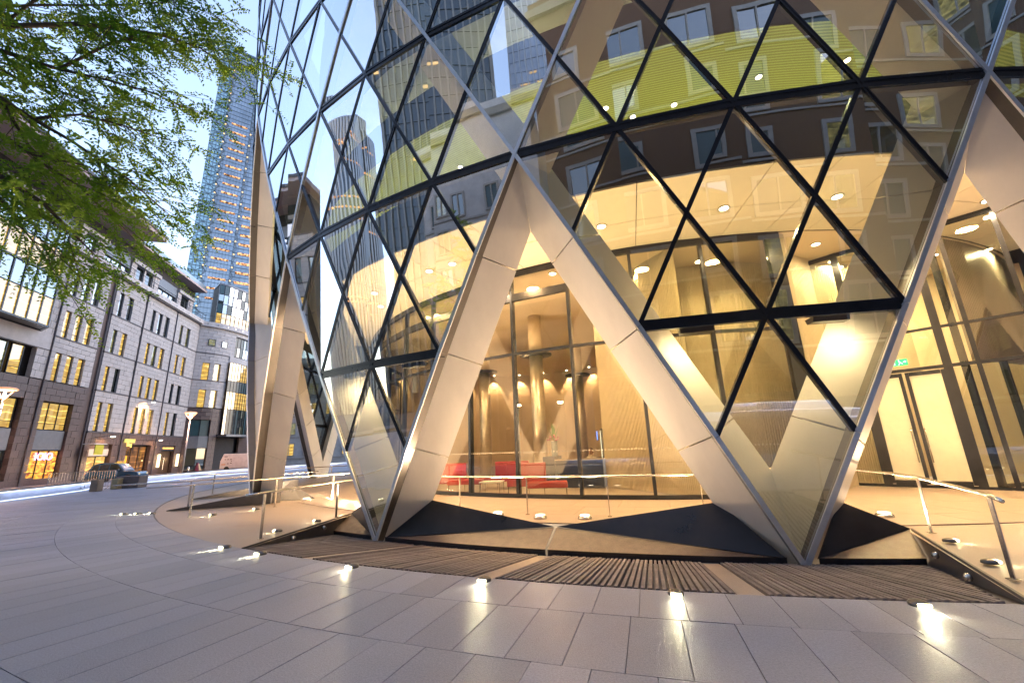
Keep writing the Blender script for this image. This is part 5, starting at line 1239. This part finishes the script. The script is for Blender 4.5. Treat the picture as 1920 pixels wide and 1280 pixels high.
def facade(name, label, P_, D_, width, height, pitch, fl, wall, win=(1.9, 2.5), frame=.32, wmat=None, z0=5., cat='building', depth=18):
    t = thing(name, label, cat, (*P_, 0)); p0 = Vector((*P_, 0)); d = Vector((*D_, 0)).normalized(); n = Vector((d.y, -d.x, 0))
    if n.dot(-p0) < 0: n = -n
    Z = Vector((0, 0, 1)); q = lambda u, z, o: p0+d*u+Z*z+n*o
    m = MB(); m.hexa([q(0, 0, 0), q(width, 0, 0), q(width, 0, -depth), q(0, 0, -depth), q(0, height, 0), q(width, height, 0), q(width, height, -depth), q(0, height, -depth)]); m.build('wall', wall, t)
    m = MB(); m.hexa([q(-.2, height-1.6, -.1), q(width+.2, height-1.6, -.1), q(width+.2, height-1.6, .35), q(-.2, height-1.6, .35), q(-.2, height-1.1, -.1), q(width+.2, height-1.1, -.1), q(width+.2, height-1.1, .6), q(-.2, height-1.1, .6)]); m.build('cornice', M['trim'], t)
    fm = None
    k = int(width/pitch)
    for j in range(int((height-z0-2)/fl)):
        zz = z0+j*fl
        m = MB(); m.hexa([q(0, zz-.7, 0), q(width, zz-.7, 0), q(width, zz-.7, .12), q(0, zz-.7, .12), q(0, zz-.5, 0), q(width, zz-.5, 0), q(width, zz-.5, .12), q(0, zz-.5, .12)]); m.build('string_course', M['trim'], t)
        for i in range(k):
            u = (i+.5)*width/k; w, h = win; f = frame
            m = MB()
            for (a, b, c_, d_) in ((-w/2-f, w/2+f, zz-f, zz), (-w/2-f, w/2+f, zz+h, zz+h+f), (-w/2-f, -w/2, zz, zz+h), (w/2, w/2+f, zz, zz+h), (-.06, .06, zz, zz+h)):
                m.hexa([q(u+a, c_, 0), q(u+b, c_, 0), q(u+b, c_, .16), q(u+a, c_, .16), q(u+a, d_, 0), q(u+b, d_, 0), q(u+b, d_, .16), q(u+a, d_, .16)])
            fr = m.build('window', M['trim'], t); g = MB(); g.prism([q(u-w/2, zz, .03), q(u+w/2, zz, .03), q(u+w/2, zz+h, .03), q(u-w/2, zz+h, .03)], n*.02); g.build('pane', rnd.choice(wmat), fr)
    return t
wm = [M['tealdark'], M['win_dark'], M['tealdark'], M['win_mid'], M['tealdark']]
facade('brick_building', 'brown brick building with white framed windows mirrored in the tower glass', (-13, -52), (1, 0), 60, 40, 7.2, 4.9, M['brick'], wmat=wm, win=(3.0, 2.7), frame=.34)
facade('stone_building', 'grey stone building beside the brick one, mirrored in the glass', (-36, -46), (23, -6), 23, 31, 3.8, 4.1, M['stone'], wmat=wm, win=(1.2, 2.3), frame=.2)
facade('brick_building', 'second brick building closing the plaza on the right', (41, -53), (-4, 60), 66, 46, 7.2, 4.9, M['brick'], wmat=wm, win=(3.0, 2.7), frame=.34)
facade('banded_building', 'stone office building far beyond the glass tower legs', (-66, 36), (50, 30), 62, 21, 3.4, 3.9, M['stone'], wmat=[M['win_lit'], M['win_mid'], M['win_dark']], win=(1.6, 2.1), frame=.15, z0=2.)
def slabtower(name, label, c, w, d, h, rot, mat, fin, finc, lights=None):
    t = thing(name, label, 'skyscraper', (*c, 0)); X = Vector((math.cos(rot), math.sin(rot), 0)); Y = Vector((-X.y, X.x, 0)); Z = Vector((0, 0, 1)); c = Vector((*c, 0))
    m = MB(); m.box(c+Z*h/2, (w, d, h), (X, Y, Z)); m.build('tower_body', mat, t)
    m = MB(); n = int(w/fin)
    for i in range(n+1):
        for s in (-1, 1): m.box(c+X*(-w/2+i*w/n)+Y*s*(d/2+.3)+Z*h/2, (.35, .6, h), (X, Y, Z))
    n = int(d/fin)
    for i in range(n+1):
        for s in (-1, 1): m.box(c+Y*(-d/2+i*d/n)+X*s*(w/2+.3)+Z*h/2, (.6, .35, h), (X, Y, Z))
    k = int(h/4)
    o = m.build('facade_fins', finc, t); tag(o, kind='stuff'); m = MB()
    for i in range(k): m.box(c+Z*(3+i*4), (w+.3, d+.3, .5), (X, Y, Z))
    o = m.build('floor_bands', mat, t); tag(o, kind='stuff')
    if lights:
        for i in range(26):
            z = 6+rnd.randrange(k-2)*4; u = rnd.uniform(-w/2+2, w/2-5)
            m = MB(); m.box(c+X*u+Y*0+Z*z, (rnd.uniform(1, 4), d+.5, .5), (X, Y, Z)); m.build('lit_window', lights, t)
M['darkgl'] = P('dark_tower_glass', (.035, .055, .075), .15, metal=.4, var=.2, nscale=.1); M['fingrey'] = P('tower_fin', (.07, .09, .11), .5); M['finlight'] = P('tower_fin_steel', (.30, .33, .36), .35, metal=.6)
gl_ = E('far_light', (1, .65, .3), 1.2)
slabtower('dark_tower', 'dark glass tower with vertical fins, mirrored in the middle of the tower glass', (-72, -88), 42, 42, 125, R(-40), M['darkgl'], 1.5, M['fingrey'], gl_)
slabtower('glass_tower_block', 'slim blue glass tower, mirrored at the top of the tower glass', (-52, -150), 20, 20, 150, R(-15), M['bluegl'], 2, M['finlight'], gl_)
# rounded three-lobed tower
t = thing('striped_tower', 'rounded tower with steel stripes, mirrored in the left panes', 'skyscraper', (-240, -95, 0))
for k, (dx, dy, h) in enumerate(((0, 0, 172), (14, 12, 165), (10, -16, 158))):
    m = MB(); m.lathe((-240+dx, -95+dy, 0), [(17, 0), (17, h)], 40); m.build('lobe', M['darkgl'], t)
    m = MB()
    for q in range(56):
        a = 2*math.pi*q/56; m.box((-240+dx+17.2*math.cos(a), -95+dy+17.2*math.sin(a), h/2), (.75, .75, h))
    o = m.build('steel_stripes', M['finlight'], t); tag(o, kind='stuff')
    for q in range(9): m = MB(); z = h*rnd.uniform(.2, .95); m.lathe((-240+dx, -95+dy, z), [(17.4, 0), (17.4, .9)], 40); m.build('lit_floor', M['rowlight'], t)

# ------------------------------------------------------------------ overhanging tree
tree = thing('tree', 'feathery green tree whose branches hang in from the upper left', 'tree', (-10.9, -32.2, FZ))
M['bark'] = P('bark', (.12, .095, .075), .9, var=.3, nscale=8, bump=.6, bscale=20)
ml, tl, ol = new_mat('feathery_leaf'); b1 = tl.nodes.new('ShaderNodeBsdfDiffuse'); b2 = tl.nodes.new('ShaderNodeBsdfTranslucent'); mx = tl.nodes.new('ShaderNodeMixShader'); mx.inputs[0].default_value = .45
nz = tl.nodes.new('ShaderNodeTexNoise'); nz.inputs['Scale'].default_value = 1.6; tc = tl.nodes.new('ShaderNodeTexCoord'); tl.links.new(tc.outputs['Object'], nz.inputs['Vector']); cr = tl.nodes.new('ShaderNodeValToRGB'); e = cr.color_ramp.elements; e[0].position = .35; e[0].color = (.14, .30, .04, 1); e[1].position = .65; e[1].color = (.36, .52, .08, 1)
tl.links.new(nz.outputs[0], cr.inputs[0]); tl.links.new(cr.outputs[0], b1.inputs[0]); tl.links.new(cr.outputs[0], b2.inputs[0]); tl.links.new(b1.outputs[0], mx.inputs[1]); tl.links.new(b2.outputs[0], mx.inputs[2]); tl.links.new(mx.outputs[0], ol.inputs[0])
trunk = MB(); T0 = Vector((-10.9, -32.2, FZ-.05)); T1 = Vector((-10.8, -32.1, 4.2)); trunk.tube([T0, T0.lerp(T1, .3)+Vector((.05, 0, 0)), T1], .24, 14, r2=.16)
trunk.build('trunk', M['bark'], tree, True)
def cdir(px, py, dist):
    d = (_f+RT*((px-960)/776.5)-UP*((py-640)/776.5)).normalized(); return CAM+d*dist
leafV = []; leafF = []
def add_leaf(p, a, b):
    n = len(leafV); leafV.extend([tuple(p-a*.0), tuple(p+a*.5+b), tuple(p+a), tuple(p+a*.5-b)]); leafF.append((n, n+1, n+2, n+3))
def spray(p, d, L, n=9, sz=1.):
    """feathery compound leaf: leaflets in pairs along a drooping stalk"""
    d = d.normalized(); side = d.cross(Vector((0, 0, 1))); side = side.normalized() if side.length > .01 else Vector((1, 0, 0))
    side = (side+Vector((rnd.gauss(0, .4), rnd.gauss(0, .4), rnd.gauss(0, .4)))).normalized()
    for i in range(n):
        t = (i+1)/n; q = p+d*L*t+Vector((0, 0, -.25*L*t*t))
        for s in (-1, 1):
            a = (side*s+d*.55+Vector((0, 0, rnd.uniform(-.3, .1)))).normalized()*(.05*sz*(1.1-.4*t)*rnd.uniform(.7, 1.25)); w = a.cross(Vector((rnd.gauss(0, 1), rnd.gauss(0, 1), rnd.gauss(0, 1)))).normalized()*(.0105*sz); add_leaf(q, a, w)
twm = MB()
def branch(pts, r0, r1, sub, dens=1., sz=1., spread=.55):
    m = MB(); m.tube(pts, r0, 8, r2=r1); m.build('branch', M['bark'], tree, True)
    seg = [(pts[i+1]-pts[i]).length for i in range(len(pts)-1)]; tot = sum(seg)
    nsub = int(tot*sub)
    for k in range(nsub):
        s = (k+rnd.random())/nsub*tot; i = 0
        while i < len(seg)-1 and s > seg[i]: s -= seg[i]; i += 1
        p = pts[i].lerp(pts[i+1], min(1, s/seg[i])); fd = (pts[i+1]-pts[i]).normalized()
        v = (fd*.75+Vector((rnd.gauss(0, spread), rnd.gauss(0, spread), rnd.gauss(.0, spread*.7)))+RT*.12).normalized(); L = rnd.uniform(.35, .95)
        q = [p+v*L*t+Vector((0, 0, -.12*t*t*L)) for t in (0, .33, .66, 1)]; twm.tube(q, .0045, 4, cap=False, r2=.002)
        for j in range(int(13*dens*L+3)):
            t = rnd.uniform(.15, 1); pp = p+v*L*t+Vector((0, 0, -.12*t*t*L)); dd = (v+Vector((rnd.gauss(0, .7), rnd.gauss(0, .7), rnd.gauss(-.2, .6)))).normalized()
            spray(pp, dd, rnd.uniform(.14, .26)*sz, 8, sz)
T = T1
br_ = [
 [T, cdir(-160, 60, 7.2), cdir(0, 95, 6.9), cdir(110, 130, 6.6), cdir(210, 80, 6.6), cdir(330, 60, 6.7)],
 [T, cdir(-120, 150, 7.), cdir(0, 185, 6.6), cdir(60, 222, 6.4), cdir(130, 262, 6.3), cdir(240, 335, 6.3), cdir(320, 405, 6.4)],
 [T, cdir(-150, 0, 7.4), cdir(0, 50, 7.1), cdir(150, 45, 6.8), cdir(300, 65, 6.7), cdir(375, 90, 6.7), cdir(415, 118, 6.8)],
 [T, cdir(-120, 270, 6.7), cdir(0, 330, 6.3), cdir(80, 380, 6.1), cdir(140, 440, 6.1), cdir(190, 490, 6.2)],
 [cdir(60, 222, 6.4), cdir(150, 215, 6.3), cdir(230, 235, 6.3), cdir(310, 262, 6.4)],
 [cdir(110, 130, 6.6), cdir(200, 150, 6.5), cdir(290, 175, 6.4), cdir(350, 205, 6.5)],
 [cdir(0, 185, 6.6), cdir(70, 300, 6.3), cdir(150, 350, 6.2), cdir(230, 430, 6.3)],
 [cdir(0, 50, 7.1), cdir(120, -40, 7), cdir(250, -30, 6.9), cdir(380, 20, 6.9)],
 [cdir(-60, 290, 6.5), cdir(20, 400, 6.2), cdir(60, 450, 6.1), cdir(110, 480, 6.2)],
 [cdir(-60, 100, 7), cdir(40, 150, 6.8), cdir(140, 180, 6.6), cdir(200, 215, 6.5)],
 [cdir(-30, 230, 6.5), cdir(60, 290, 6.2), cdir(160, 310, 6.2), cdir(250, 360, 6.2)],
]
br_ += [[cdir(-80, 20, 7.2), cdir(60, 10, 7), cdir(200, 10, 7), cdir(320, 5, 6.9)], [cdir(-60, 320, 6.6), cdir(10, 370, 6.4), cdir(60, 410, 6.4), cdir(130, 400, 6.4)]]
for i, b_ in enumerate(br_): branch(b_, .034 if i < 4 else .014, .005, 12 if i < 4 else 12, .8)
# rest of the crown, outside the picture but mirrored in the glass
for k in range(26):
    a = rnd.uniform(0, 6.28); el = rnd.uniform(.15, 1.4); Lb = rnd.uniform(3, 5.2); e_ = T1+Vector((math.cos(a)*math.cos(el)*Lb-.6, math.sin(a)*math.cos(el)*Lb, math.sin(el)*Lb+1.2))
    if in_view(e_, 60): continue
    md = T1.lerp(e_, .5)+Vector((0, 0, .35)); branch([T1, md, e_], .06, .01, 6, .8, 2.1)
me = bpy.data.meshes.new('crown'); me.from_pydata(leafV, [], leafF); me.materials.append(ml); crown = bpy.data.objects.new('crown', me); link(crown); crown.parent = tree; crown.matrix_parent_inverse = Matrix.Translation(-Vector(tree.location)); tag(crown, kind='stuff')
o = twm.build('twigs', M['bark'], tree); tag(o, kind='stuff')
print('leaves', len(leafF))
